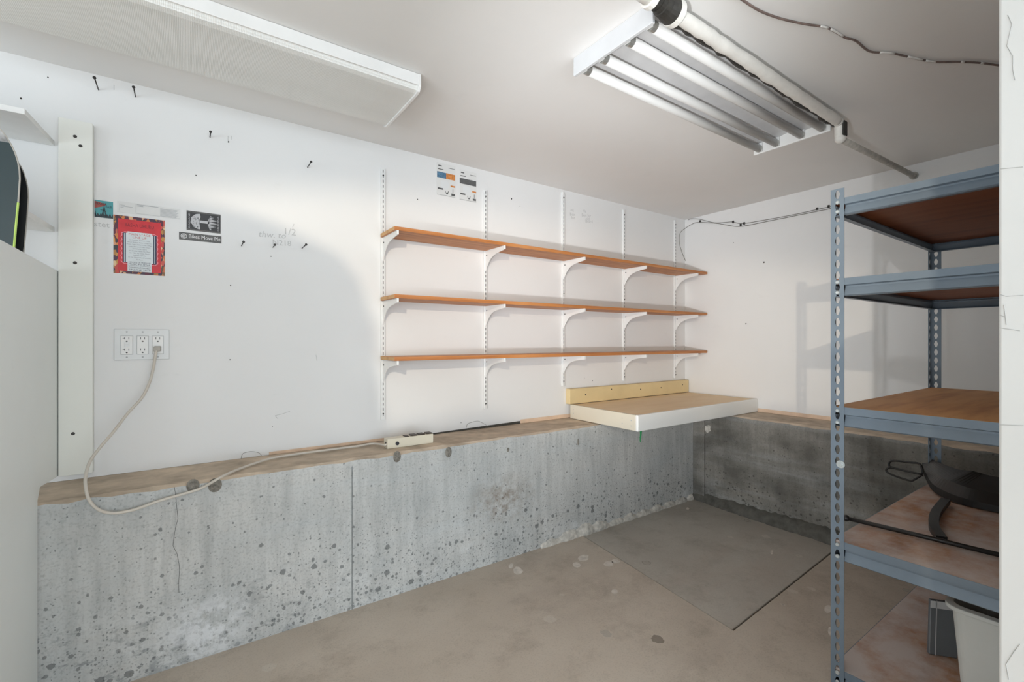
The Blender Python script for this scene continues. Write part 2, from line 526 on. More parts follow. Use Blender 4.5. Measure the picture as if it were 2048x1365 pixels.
# ================================================================ SETTING
D = 2.30; XR = 3.34; YC = 2.015; XC = 3.03; ZF = -H0; ZL = -0.505; ZC = 0.99
YO = -3.2; XL = -3.0

# floor: the main pour, and a separate corner slab behind an open joint
s1 = (1.92, 2.015); s2 = (1.78, 1.012); s3 = (3.03, 1.085); s4 = (3.03, 2.015)
g = 0.011
flo = MB()
top = [(XL, YO), (XR + .1, YO), (XR + .1, 1.085 - g), (s3[0], s3[1] - g), (s2[0] - g, s2[1] - g), (s1[0] - g, s1[1]), (s1[0] - g, 2.4), (XL, 2.4)]
flo.prism(top, 'z', ZF - 0.1, ZF)
floor = struct(flo, 'floor', [M['floor']])
sl = MB().prism([(s1[0], 2.4), s1, s2, s3, (XR + .1, 1.085), (XR + .1, 2.4)], 'z', ZF - 0.1, ZF - 0.003)
sl.build('slab', [M['slab']], floor, bevel=0.004, seg=2)
jd = MB().prism([(s1[0] - .03, 2.3), (s2[0] - .03, s2[1] - .03), (3.03, 1.05), (3.03, 1.11), (s2[0] + .03, s2[1] + .03), (s1[0] + .03, 2.3)], 'z', ZF - 0.03, ZF - 0.012)
jd.build('joint_filler', [M['joint']], floor)

for px, py, w, h in ((1166, 1116, 12, 6), (1216, 1128, 11, 5), (1232, 1124, 8, 5), (1152, 1131, 8, 5), (1037, 1143, 9, 9), (1022, 1132, 5, 5), (1228, 1184, 7, 4), (1376, 1018, 3, 3), (1544, 1104, 3, 5), (1658, 1218, 8, 9), (1660, 1265, 4, 9)):
    ring = []
    for i in range(9):
        a = 2 * math.pi * i / 9; q = 1 + .25 * math.sin(i * 5.3 + px)
        ring.append(onZ(px + w * q * math.cos(a), py + h * q * math.sin(a), ZF + .0012))
    MB().add(ring, [tuple(range(9))]).build('paint_flake', [M['flake']], floor)

# ceiling
struct(MB().box(XL - .1, XR + .1, YO, 2.4, ZC, ZC + 0.1), 'ceiling', [M['ceil']])

# back wall: painted board above a poured foundation with a dirty ledge
wb = struct(MB().box(XL - .1, XR, D, D + 0.1, ZL + 0.001, ZC), 'wall_back', [M['wall']])
def foundation(parent, pts, mats, name='foundation', seed=1):
    return None
fb = MB()
rnd = random.Random(3)
N = 120
xs = [XL + (XR - XL) * i / N for i in range(N + 1)]
prof = []
rows = []
for x in xs:
    j = rnd.uniform(-.004, .004)
    ch = .016 + rnd.uniform(-.006, .008)
    rows.append([(x, D + .1, ZF - .05), (x, D + .1, ZL), (x, YC + ch, ZL + rnd.uniform(-.002, .002)), (x, YC + .004, ZL - .5 * ch + j), (x, YC, ZL - ch - .004), (x, YC, ZF - .05)])
vs = [p for r in rows for p in r]
fs = []; mi = []
for i in range(N):
    for k in range(5):
        fs.append((i * 6 + k, i * 6 + k + 1, (i + 1) * 6 + k + 1, (i + 1) * 6 + k)); mi.append(1 if k in (1, 2) else 0)
b = len(fb.v); fb.v += vs; fb.f += fs; fb.mi += mi
fob = fb.build('foundation', [M['conc'], M['ledge']], wb)
# vertical form seam
MB().box(.5775, .5815, YC - .0006, YC + .003, ZF, ZL - .03).build('form_seam', [plain('seam', (120, 124, 124), 0.9, var=0.3, scale=30)], wb)
# fine crack running down the left bay
cr = [onY(*p, YC - .0005) for p in ((349, 975), (352, 998), (354, 1020), (356, 1038), (351, 1056), (347, 1082), (346, 1092), (354, 1108), (358, 1128), (359, 1140), (357, 1170), (358, 1186))]
MB().tube(cr, 0.0007, 5).build('crack', [plain('crack_shade', (112, 112, 110), .9)], wb)
# form tie holes with patched rims
for px, py, w, h in ((794, 914, .018, .026), (897, 905, .017, .026), (430, 971, .022, .026), (386, 972, .02, .024), (1016, 900, .008, .011), (1156, 885, .006, .02)):
    c = onY(px, py, YC)
    t = MB()
    n = 14
    outer = [(c[0] + w * math.cos(2 * math.pi * i / n), c[2] + h * math.sin(2 * math.pi * i / n)) for i in range(n)]
    inner = [(c[0] + w * .62 * math.cos(2 * math.pi * i / n), c[2] + h * .7 * math.sin(2 * math.pi * i / n)) for i in range(n)]
    vs = [(p[0], YC - .0008, p[1]) for p in outer] + [(p[0], YC - .004, p[1]) for p in inner]
    t.add(vs, [(i, (i + 1) % n, n + (i + 1) % n, n + i) for i in range(n)] + [tuple(range(n, 2 * n))])
    t.build('tie_hole', [M['tie']], wb, smooth=False)
# wood sill showing under the painted board, with a gap where a piece is missing
MB().box(1.675, XR, D - .004, D + .02, ZL + .001, ZL + .024).build('sill', [M['sill']], wb)
MB().box(.3, .99, D - .003, D + .02, ZL + .001, ZL + .014).build('sill', [M['sill']], wb)
MB().hexa([(.99, D - .001, ZL + .0005), (1.672, D - .001, ZL + .0005), (1.672, D + .01, ZL + .0005), (.99, D + .01, ZL + .0005), (.99, D - .001, ZL + .006), (1.672, D - .001, ZL + .016), (1.672, D + .01, ZL + .016), (.99, D + .01, ZL + .006)]).build('gap', [M['hole']], wb)
# drywall screw heads and nail holes on the painted board
def dots(parent, pts, plane, d, name='nail_hole'):
    for px, py, r in pts:
        r *= .75
        q = onY(px, py, d) if plane == 'y' else onX(px, py, d)
        m = MB()
        n = 7
        if plane == 'y': ring = [(q[0] + r * math.cos(2 * math.pi * i / n), d - .0006, q[2] + r * 1.2 * math.sin(2 * math.pi * i / n)) for i in range(n)]
        else: ring = [(d - .0006, q[1] + r * math.cos(2 * math.pi * i / n), q[2] + r * 1.2 * math.sin(2 * math.pi * i / n)) for i in range(n)]
        ctr = (q[0], d - .0025, q[2]) if plane == 'y' else (d - .0025, q[1], q[2])
        m.add(ring + [ctr], [(i, (i + 1) % n, n) for i in range(n)])
        m.build(name, [M['hole']], parent)
dots(wb, ((42, 197, .004), (96, 155, .003), (457, 284, .004), (835, 399, .004), (1023, 398, .006), (1040, 413, .003), (460, 720, .003), (392, 351, .003), (542, 513, .003), (461, 571, .003), (949, 301, .006), (545, 853, .002), (1185, 762, .004), (922, 846, .003)), 'y', D)
# pencil notes
pn = MB()
y = D - .0008
a = onY(548, 471, D)
add_text(pn, 'thw. to', onY(545, 470, D)[0], onY(545, 470, D)[2], y, height=.026, rot=.05, shear=.2)
add_text(pn, '1/2', onY(581, 464, D)[0], onY(581, 464, D)[2], y, height=.03)
add_text(pn, 'N218', onY(564, 486, D)[0], onY(564, 486, D)[2], y, height=.024, rot=.03)
add_text(pn, 'stet', onY(204, 450, D)[0], onY(204, 450, D)[2], y, height=.016)
for s, px, py in (('Alg', 1169, 423), ('Box for', 1173, 431), ('old', 1175, 438), ('Board', 1178, 443), ('Alg', 1144, 421), ('Box', 1145, 429), ('for', 1146, 436)):
    q = onY(px, py, D)
    add_text(pn, s, q[0], q[2], y, height=.02, rot=.1)
pn.build('pencil_writing', [M['pencil']], wb)
sc = MB()
for px0, py0, px1, py1 in ((550, 832, 566, 828), (566, 828, 580, 823), (550, 832, 556, 838), (456, 272, 456, 286), (463, 272, 464, 280), (228, 170, 228, 180), (632, 710, 634, 722), (1173, 190, 1174, 196), (585, 455, 588, 448)):
    sc.tube([onY(px0, py0, D - .0004), onY(px1, py1, D - .0004)], .0009, 4)
sc.build('scuff_mark', [M['pencil']], wb)
# thin stray wire loops at the foot of the painted board
for pts in (((482, 918), (486, 908), (500, 904), (517, 906), (524, 914), (527, 921)), ((933, 856), (936, 848), (953, 843), (962, 845), (976, 853))):
    MB().tube(spline([onY(px, py, D - .003) for px, py in pts]), .0009, 5).build('wire_loop', [M['cable']], wb)

# right wall
wr = struct(MB().box(XR, XR + .1, YO, D + .1, ZL + .001, ZC), 'wall_right', [M['wall']])
fr = MB()
rows = []
N2 = 100
ys = [YO + (YC - YO) * i / N2 for i in range(N2 + 1)]
for yy in ys:
    ch = .016 + rnd.uniform(-.006, .01)
    rows.append([(XR + .1, yy, ZF - .05), (XR + .1, yy, ZL), (XC + ch, yy, ZL), (XC + .004, yy, ZL - .5 * ch), (XC, yy, ZL - ch - .004), (XC, yy, ZF - .05)])
fr.v += [p for r in rows for p in r]
for i in range(N2):
    for k in range(5):
        fr.f.append((i * 6 + k, i * 6 + k + 1, (i + 1) * 6 + k + 1, (i + 1) * 6 + k)); fr.mi.append(1 if k in (1, 2) else 0)
fr.build('foundation', [M['concd'], M['ledge']], wr)
MB().box(XR - .004, XR + .02, .2, 1.75, ZL + .001, ZL + .026).build('sill', [M['sill']], wr)
# cast strip in the corner
MB().box(XC - .012, XC, 1.925, YC, ZF, ZL - .02).build('corner_strip', [M['concd']], wr, bevel=.004)
# rough curb of mortar along the foot of the right wall
cu = MB(); rows = []
for i in range(70):
    yy = YC - (YC - .5) * i / 69
    d = .045 + .03 * (i / 69) + rnd.uniform(-.008, .008); h = .05 + rnd.uniform(-.008, .008) + .02 * (i / 69)
    if i < 14: d *= .4 + .6 * i / 14
    rows.append([(XC + .01, yy, ZF + h + .01), (XC - d * .35, yy, ZF + h), (XC - d * .8, yy, ZF + h * .55), (XC - d, yy, ZF - .004)])
cu.v += [p for r in rows for p in r]
for i in range(69):
    for k in range(3):
        cu.f.append((i * 4 + k, i * 4 + k + 1, (i + 1) * 4 + k + 1, (i + 1) * 4 + k)); cu.mi.append(0)
cu.build('mortar_curb', [M['curb']], wr, smooth=True)
# white salt crust along the foot of the back wall
sa = MB(); rows = []
for i in range(90):
    x = 1.60 + 1.40 * i / 89
    h = .012 + .02 * abs(math.sin(i * .37)) + rnd.uniform(0, .012)
    if 1.7 < x < 2.15: h += .028 * math.sin((x - 1.7) / .45 * math.pi)
    d = .006 + h * .32
    rows.append([(x, YC + .004, ZF + h), (x, YC - d * .6, ZF + h * .7), (x, YC - d, ZF + h * .25), (x, YC - d * .9, ZF - .006)])
sa.v += [p for r in rows for p in r]
for i in range(89):
    for k in range(3):
        sa.f.append((i * 4 + k, i * 4 + k + 1, (i + 1) * 4 + k + 1, (i + 1) * 4 + k)); sa.mi.append(0)
sa.build('salt_crust', [M['mortar']], wb, smooth=True)
dots(wr, ((1528, 525, .007), (1492, 648, .006), (1467, 486, .004)), 'x', XR)
# plaster splash near the corner
pl = MB()
c = onX(1415, 858, XC - .004)
ring = [(XC - .0015, c[1] + .022 * math.cos(t * .5236) * (1 + .2 * math.sin(t * 3)), c[2] + .028 * math.sin(t * .5236) * (1 + .2 * math.cos(t * 5))) for t in range(12)]
pl.add(ring + [(XC - .004, c[1], c[2])], [(i, (i + 1) % 12, 12) for i in range(12)])
pl.build('plaster_splash', [M['mortar']], wr)

# white stub wall at the right edge of the view, and the left wall out of view
wp = struct(MB().box(1.30, XR, .075, .1985, ZF, ZC), 'wall_partition', [M['part']], bevel=.004)
ck = MB()
XP = 1.2994
for line in (((2016, 30), (2024, 48), (2014, 92), (2026, 112), (2026, 140), (2030, 160)), ((2000, 338), (2046, 334)), ((1998, 588), (2012, 593), (2047, 591)), ((1998, 630), (2010, 634)), ((1999, 656), (2040, 662)), ((1997, 850), (2047, 852)), ((2040, 1290), (2028, 1305), (2012, 1330), (2018, 1360)), ((2008, 610), (2013, 650))):
    pts = [onX(px, py, XP) for px, py in line]
    ck.tube(pts, .0005, 4)
ck.build('crack', [plain('hairline', (186, 186, 184), .8)], wp)
struct(MB().box(XL - .1, XL, .9, D, ZF, ZC), 'wall_left', [M['wall']])

# ================================================================ UNSEEN BLOCKERS ADDED TO SHAPE THE LOW WARM LIGHT
def on_plane(p, f):                                   # point a fraction f of the way from the lamp to p
    return tuple(w + (q - w) * f for w, q in zip(WARM, p))
# ---------- unseen rounded board, shaped so its edge shades the left half of the back wall
F1 = .22
oc = [(-.445, .30), (-.440, .45), (-.425, .545), (-.385, .590), (-.277, .604), (-.116, .594), (.081, .576), (.265, .545), (.427, .486), (.604, .414), (.70, .30), (.78, .05), (.80, -.25), (.84, -.50), (.9, -.8)]
P = [on_plane((x, D, z), F1) for x, z in oc]
prof = [(p[0], p[2]) for p in P]
prof = [(prof[0][0], ZF + .001)] + prof + [(prof[-1][0], ZF + .001)]
bo = MB().prism(prof, 'y', P[0][1], P[0][1] + .016).build('round_top_blocker', [M['ply']], None)
tag(bo, 'tall unseen round topped blocker added behind the camera on the left', 'board')
# ---------- unseen post, added just outside the frame on the right; it keeps the low light off the end of the stub wall
struct(MB().box(.50, .62, -.32, -.105, ZF, ZC), 'blocker_post_1', [M['part']], bevel=.003)

# ---------- added, unseen stand and three boxes: the low light passes only over them and through the gaps between
st = thing('blocker_stand', (-.28, -.27, ZF), 'tall unseen stand added behind the camera to hold light blockers', 'stand')
MB().box(-.62, .06, -.33, -.20, .185, .2).build('shelf', [M['ply']], st, bevel=.002)
MB().box(-.30, -.26, -.315, -.275, ZF + .012, .185).build('pole', [M['ply']], st)
MB().box(-.46, -.10, -.42, -.275, ZF + .001, ZF + .013).build('foot', [M['ply']], st)
cd_ = plain('blocker_card', (182, 150, 112), .8)
for x0, x1, z0, z1, lab in ((-.60, -.464, .520, .528, 'tallest added light blocker box, on the left end of the unseen stand'), (-.402, -.205, .490, .484, 'widest added light blocker box, in the middle of the unseen stand'), (-.148, -.035, .480, .474, 'narrow added light blocker box on the right end of the unseen stand')):
    tag(MB().hexa([(x0, -.32, .201), (x1, -.32, .201), (x1, -.21, .201), (x0, -.21, .201), (x0, -.32, z0), (x1, -.32, z1), (x1, -.21, z1), (x0, -.21, z0)]).build('blocker_box', [cd_], None, bevel=.002), lab, 'box')
# ---------- unseen tall box added to keep the fill spot off the stub wall
ctn = MB().box(-.26, -.16, -.26, .175, ZF + .001, -.08).build('blocker_box', [plain('cardboard', (176, 140, 104), .8)], None, bevel=.003)
tag(ctn, 'tall unseen light blocker box added on the floor beside the camera', 'box')

# ================================================================ LEFT BAY
pa = MB()
px0 = -.374
for q in (0,):
    # a sheet notched round the foundation
    prof = [(1.25, ZF), (2.008, ZF), (2.008, -.478), (2.04, -.455), (2.10, -.470), (2.292, -.490), (2.292, .25), (1.25, .25)]
    prof = [(1.25, ZF), (2.008, ZF), (2.008, -.492), (2.038, -.458), (2.292, -.483), (2.292, .25), (1.25, .25)]
    pa.prism(prof, 'x', px0 - .008, px0)
pno = pa.build('side_panel', [M['panel']], None, bevel=.0015)
tag(pno, 'white painted plywood side panel notched over the concrete ledge', 'panel')

bd = thing('painted_board', (-.325, D, -.48), 'vertical white painted board screwed to the wall beside the panel', 'board')
MB().box(-.371, -.279, D - .03, D, -.482, .795).build('plank', [M['board']], bd, bevel=.002)
for px, py in ((150, 273), (161, 292), (150, 526), (146, 868)):
    q = onY(px, py, D - .03)
    MB().tube([(q[0], D - .0285, q[2]), (q[0], D - .0315, q[2])], [.0065, .005], 10).build('screw', [M['nail']], bd)

def wall_shelf(z, label, yf, th=.018):
    t = thing('wall_shelf', (-.9, D, z), label, 'shelf', 'white shelves in the left bay')
    MB().hexa([(-1.5, yf, z), (-.406, yf, z), (-.385, D - .002, z), (-1.5, D - .002, z), (-1.5, yf, z + th), (-.406, yf, z + th), (-.385, D - .002, z + th), (-1.5, D - .002, z + th)]).build('plank', [M['white']], t, bevel=.001)
    return t
wall_shelf(.697, 'upper white shelf at the left edge, above the snowboards', 2.03)
wall_shelf(.389, 'lower white shelf behind the snowboard tips', 2.03)

def snowboard(axis_x, y_top, tip, label, m, width=.138):
    t = thing('snowboard', (axis_x, y_top - .12, ZF), label, 'snowboard', 'snowboards in the left bay')
    L = tip - ZF
    def half(z):
        d = tip - z
        if d < .19: return width * math.sqrt(max(0, 1 - ((.19 - d) / .19) ** 2)) * .99
        u = (d - .19) / (L - .38)
        if u <= 1: return width - .024 * math.sin(math.pi * min(1, u))
        e = (d - (L - .19)) / .19
        return width * math.sqrt(max(0, 1 - min(1, e) ** 2))
    zs = [tip - .19 * (1 - math.cos(math.pi / 2 * i / 12)) for i in range(13)]
    zs += [tip - .19 - (L - .38) * i / 20 for i in range(1, 20)]
    zs += [tip - (L - .19) - .19 * math.sin(math.pi / 2 * i / 10) for i in range(0, 11)]
    vs = []; n = len(zs)
    for z in zs:
        yy = y_top - .12 * (tip - z) / L
        h = max(half(z), .001)
        if z < .25: h = min(h, .122)
        vs += [(axis_x - h, yy, z), (axis_x + h, yy, z), (axis_x + h, yy + .009, z), (axis_x - h, yy + .009, z)]
    body = MB()
    fr_ = []; ed = []
    for i in range(n - 1):
        a, b = i * 4, (i + 1) * 4
        fr_ += [(a, a + 1, b + 1, b), (a + 2, a + 3, b + 3, b + 2)]
        ed += [(a + 1, a + 2, b + 2, b + 1), (a + 3, a, b, b + 3)]
    body.add(vs, fr_, 0)
    body.f += ed; body.mi += [0] * len(ed)
    body.build('deck', [m], t)
    e = []
    for s in (-1, 1):
        pts = []
        for z in zs[8:-4]:
            yy = y_top - .12 * (tip - z) / L
            pts.append((axis_x + s * (half(z) - .0005), yy + .002, z))
        e.append(MB().tube(pts, .0022, 6))
    return t, e, half, zs
sb1, e1, hf, zs_ = snowboard(-.530, 1.93, .66, 'dark teal snowboard with lime edge leaning behind the white panel', M['teal'])
L1 = .66 - ZF
for s_ in (-1, 1):
    P = [(-.530 + s_ * (hf(z) - .0005), 1.93 - .12 * (.66 - z) / L1 + .001, z) for z in zs_ if z > .39]
    MB().tube(P[4:], .0020, 6).build('edge', [M['plug']], sb1)
    P = [(-.530 + s_ * (hf(z) - .0005), 1.93 - .12 * (.66 - z) / L1 + .001, z) for z in zs_ if -1.0 < z < .42]
    MB().tube(P, .0027, 6).build('lime_edge', [M['lime']], sb1)
ti = MB()
P = []
for i in range(9):
    z = .655 - .085 * i / 8
    P.append((-.530 + hf(z) - .002, z))
Q = [(-.530 + max(0.0, hf(z) - .03 - .01 * math.sin(i * 2)), z) for i, z in enumerate(p[1] for p in P)]
ti.add([(p[0], 1.93 - .12 * (.66 - p[1]) / L1 - .0008, p[1]) for p in P] + [(p[0], 1.93 - .12 * (.66 - p[1]) / L1 - .0008, p[1]) for p in Q], [(i, i + 1, 9 + i + 1, 9 + i) for i in range(8)])
ti.build('worn_tip', [M['scuff']], sb1)
sb2, e2, hf2, zs2 = snowboard(-.524, 1.985, .62, 'black snowboard with pale edge behind the teal one', M['sblack'])
for e_ in e2: e_.build('edge', [M['plug']], sb2)

# ================================================================ NAILS
nails = (((197, 180), .092, 'long dark nail high on the white wall, nearest the left shelf'),
         ((271, 194), .078, 'long dark nail high on the wall, second from the left'),
         ((420, 275), .056, 'dark nail right of and above the red poster, near the ceiling'),
         ((615, 335), .074, 'dark nail sticking out left of the top of the first shelf standard'),
         ((483, 492), .086, 'dark nail left of the pencilled number, right of the black stickers'),
         ((546, 495), .054, 'short dark nail directly under the pencilled number'),
         ((604, 497), .088, 'dark nail right of the pencilled number'))
for (px, py), L, lab in nails:
    q = onY(px, py, D)
    t = thing('nail', (q[0], D, q[2]), lab, 'nail', 'nails in the back wall')
    MB().tube([(q[0], D + .01, q[2]), (q[0], D - L, q[2] + .002)], .0021, 8).build('shank', [M['nail']], t, smooth=True)
    MB().tube([(q[0], D - L, q[2] + .002), (q[0], D - L - .003, q[2] + .002)], .0052, 10).build('head', [M['nail']], t)

# ================================================================ STICKERS AND POSTERS
def sheet(t, x0, x1, z0, z1, m, th=.0012, tilt=0.0):
    return MB().box(x0, x1, D - th, D - .0002, z0, z1).build('sheet', [m], t)

# red festival poster
x0, x1, z0, z1 = -.2245, -.0695, .2575, .4775
W, Hh = x1 - x0, z1 - z0
po = thing('poster', (x0 + W / 2, D, z0), 'red festival poster with a patterned border on the white wall', 'poster')
sheet(po, x0, x1, z0, z1, M['pattern'])
ya, yb, yc_, yd = D - .0016, D - .0020, D - .0024, D - .0028
U = lambda u: x0 + W * u
V = lambda v: z1 - Hh * v
MB().rect(U(.085), U(.925), V(.955), V(.055), ya).build('red_panel', [M['red']], po)
wp_ = MB()
edge = []
for i in range(19):                                    # scalloped pale line
    edge.append((U(.145 + .012 * math.sin(i * math.pi / 1.5)), V(.30 + .50 * i / 18)))
right = [(U(.86 + .012 * math.sin(i * math.pi / 1.5)), V(.80 - .50 * i / 18)) for i in range(19)]
outline = edge + [(U(.20), V(.83)), (U(.81), V(.83))] + right + [(U(.80), V(.27)), (U(.21), V(.27))]
n = len(outline); cx, cz = U(.5), V(.55)
wp_.add([(p[0], yb, p[1]) for p in outline] + [(cx + (p[0] - cx) * .965, yb, cz + (p[1] - cz) * .965) for p in outline], [(i, (i + 1) % n, n + (i + 1) % n, n + i) for i in range(n)])
wp_.build('scalloped_line', [M['pink']], po)
MB().rect(U(.175), U(.265), V(.81), V(.29), yb).build('dark_bar', [M['navyi']], po)
MB().rect(U(.735), U(.835), V(.81), V(.29), yb).build('dark_bar', [M['navyi']], po)
MB().rect(U(.20), U(.212), V(.80), V(.30), yc_).build('bar_line', [M['cream']], po)
MB().rect(U(.79), U(.80), V(.80), V(.30), yc_).build('bar_line', [M['cream']], po)
MB().poly([(U(a), V(b)) for a, b in ((.235, .80), (.265, .80), (.265, .955), (.735, .955), (.735, .80), (.765, .80), (.765, .29), (.735, .29), (.735, .265), (.265, .265), (.265, .29), (.235, .29))], yc_).build('white_panel', [M['cream']], po)
tx = MB()
add_text(tx, 'BASHA UHURU', U(.5), V(.15), yb, width=W * .56, height=Hh * .062)
tx.build('title', [M['dred']], po)
tx = MB()
add_text(tx, 'MAIN STAGE', U(.5), V(.305), yd, width=W * .42, height=Hh * .038)
add_text(tx, 'LINE UP', U(.5), V(.358), yd, width=W * .27, height=Hh * .038)
tx.build('heading', [M['txtr']], po)
tx = MB()
lines = ('DJ Counter, Kitchen Mess,', 'African Rhythm, Noka Component,', 'Plastic Tatra Tabla, Urban Village,', 'Lange Mavuso, Msaki Pulane', 'The Mthembe & Spirits', 'The Brother Moves On, Mazisi', 'Njo OBA, DJ Tumza, Menku', 'Radiosun, DJ Kolar', 'Sel Oak, Chippendales & Femmedisc', 'DJ Kery')
wl = (.40, .50, .50, .42, .28, .42, .40, .26, .44, .12)
for i, (s, w) in enumerate(zip(lines, wl)):
    add_text(tx, s, U(.5), V(.41 + .0375 * i), yd, width=W * w, height=Hh * .022)
tx.build('small_print', [M['txt']], po)
tx = MB()
add_text(tx, 'SOUNDS OF FREEDOM', U(.5), V(.795), yd, width=W * .42, height=Hh * .022)
add_text(tx, 'MUSIC FESTIVAL', U(.5), V(.828), yd, width=W * .42, height=Hh * .030)
tx.rect(U(.28), U(.72), V(.857), V(.854), yd)
add_text(tx, 'CONSTITUTION HILL', U(.5), V(.887), yd, width=W * .42, height=Hh * .024)
add_text(tx, '29 JUNE 2019', U(.5), V(.928), yd, width=W * .42, height=Hh * .034)
tx.build('date_lines', [M['txtd']], po)

# small teal sticker
x0, x1, z0, z1 = -.2775, -.2255, .461, .524
t = thing('sticker', (-.25, D, z0), 'small teal sticker with red rays beside the white board', 'sticker')
W, Hh = x1 - x0, z1 - z0
U = lambda u: x0 + W * u
V = lambda v: z1 - Hh * v
sheet(t, x0, x1, z0, z1, M['tealp'])
MB().poly([(U(0), V(.48)), (U(0), V(.06)), (U(.22), V(.10)), (U(.62), V(.18)), (U(.55), V(.30))], ya).build('red_rays', [M['rust']], t)
si = MB()
pts = [(U(0), V(1)), (U(1), V(1))]
for i in range(13):
    pts.append((U(1 - i / 12), V(.80 + (.10 if i % 2 else -.06) + .02 * math.sin(i * 2))))
for i in range(12):
    a, b = pts[2 + i], pts[3 + i]
    si.add([(a[0], yb, V(1)), (a[0], yb, a[1]), (b[0], yb, b[1]), (b[0], yb, V(1))], [(0, 1, 2, 3)])
si.poly([(U(.36), V(.9)), (U(.50), V(.32)), (U(.53), V(.32)), (U(.64), V(.9)), (U(.58), V(.9)), (U(.52), V(.5)), (U(.44), V(.9))], yb)
si.poly([(U(.30), V(.52)), (U(.62), V(.60)), (U(.62), V(.63)), (U(.30), V(.55))], yb)
si.poly([(U(.02), V(.9)), (U(.05), V(.58)), (U(.08), V(.9))], yb)
si.build('silhouette', [M['sil']], t)
tx = MB(); add_text(tx, 'MAKER', U(.36), V(.2), yc_, width=W * .6, height=Hh * .13); add_text(tx, 'FAIR', U(.78), V(.34), yc_, width=W * .34, height=Hh * .13); tx.build('lettering', [M['sil']], t)

# pale paper with fine print
x0, x1, z0, z1 = -.214, -.0195, .489, .531
t = thing('paper_label', (-.117, D, z0), 'white paper label with fine print above the red poster', 'paper')
sheet(t, x0, x1, z0, z1, M['card'], .0008)
W, Hh = x1 - x0, z1 - z0
U = lambda u: x0 + W * u
V = lambda v: z1 - Hh * v
m = MB()
m.rect(U(.035), U(.04), V(.86), V(.2), ya).rect(U(.285), U(.29), V(.86), V(.05), ya).rect(U(.285), U(.99), V(.93), V(.91), ya)
for i in range(3): m.rect(U(.05), U(.05 + (.07, .19, .05)[i]), V(.34 + .1 * i), V(.30 + .1 * i), ya)
for i in range(2): m.rect(U(.30), U(.30 + (.34, .10)[i]), V(.14 + .12 * i), V(.08 + .12 * i), ya)
for i in range(9): m.rect(U(.67), U(.97 - .02 * (i % 3)), V(.22 + .082 * i), V(.185 + .082 * i), ya)
m.build('fine_print', [M['inkl']], t)

# black tree sticker
x0, x1, z0, z1 = .0015, .1185, .4505, .530
t = thing('sticker', (.06, D, z0), 'black sticker with a white tree lying on its side', 'sticker')
W, Hh = x1 - x0, z1 - z0
U = lambda u: x0 + W * u
V = lambda v: z1 - Hh * v
MB().box(x0, x1, D - .0012, D - .0002, z0, z1).build('sheet', [M['stkg']], t)
MB().rect(x0 + .001, x1 - .001, z0 + .006, z1 - .006, ya).build('field', [M['stk']], t)
tr = MB()
rr = random.Random(5)
crown = []
for i in range(15):
    a = math.pi / 2 + math.pi * i / 14
    k = 1 + .07 * math.sin(i * 4.1)
    crown.append((U(.385) + .265 * W * math.cos(a) * k, V(.5) + .40 * Hh * math.sin(a)))
crown += [(U(.395), V(.80)), (U(.37), V(.60)), (U(.37), V(.42)), (U(.405), V(.26))]
c0 = (U(.3), V(.5))
tr.add([(p[0], yb, p[1]) for p in crown] + [(c0[0], yb, c0[1])], [(i, (i + 1) % len(crown), len(crown)) for i in range(len(crown))])
tr.rect(U(.36), U(.66), V(.565), V(.435), yb)
for i in range(9):                                    # roots
    w = .34 * math.sin((i + 1) * math.pi / 10)
    v0 = .16 + .085 * i
    tr.poly([(U(.62), V(.5 + (v0 - .5) * .35)), (U(.70), V(v0 - .02)), (U(.66 + .25 * math.sin((i + 1) * math.pi / 10)), V(v0 + .03 * (-1) ** i)), (U(.68), V(v0 + .05)), (U(.62), V(.53 + (v0 - .5) * .35))], yb)
tr.build('tree_emblem', [M['stkw']], t)
gaps = MB()
for i in range(26):
    u = .18 + .17 * rr.random(); v = .22 + .56 * rr.random()
    gaps.poly([(U(u), V(v)), (U(u + .02), V(v + .03)), (U(u + .012), V(v + .08))], yc_)
gaps.build('leaf_gaps', [M['stk']], t)
tx = MB()
add_text(tx, 'OAKLAND', U(.075), V(.5), yb, width=Hh * .78, height=W * .045, rot=math.pi / 2)
add_text(tx, 'CALIFORNIA', U(.925), V(.5), yb, width=Hh * .78, height=W * .045, rot=math.pi / 2)
tx.build('lettering', [M['stkw']], t)

x0, x1, z0, z1 = -.0235, .1215, .4095, .4395
t = thing('sticker', (.05, D, z0), 'grey bumper sticker reading Bikes Move Me', 'sticker')
MB().box(x0, x1, D - .0012, D - .0002, z0, z1).build('sheet', [M['stkg']], t)
tx = MB()
add_text(tx, 'Bikes Move Me', x0 + .087, .4265, ya, width=.108, height=.0155)
W = .03
for i in range(4):                                    # small wheel mark at the left end
    pass
n = 16; cx, cz = x0 + .016, .4245
for r0, r1 in ((.0105, .0088), (.006, .0048)):
    tx.add([(cx + r0 * math.cos(2 * math.pi * i / n), ya, cz + r0 * math.sin(2 * math.pi * i / n)) for i in range(n)] + [(cx + r1 * math.cos(2 * math.pi * i / n), ya, cz + r1 * math.sin(2 * math.pi * i / n)) for i in range(n)], [(i, (i + 1) % n, n + (i + 1) % n, n + i) for i in range(n)])
for i in range(4): tx.rect(cx - .007 + .0038 * i, cx - .0055 + .0038 * i, cz - .007, cz + .007, ya)
tx.build('lettering', [M['stkt']], t)

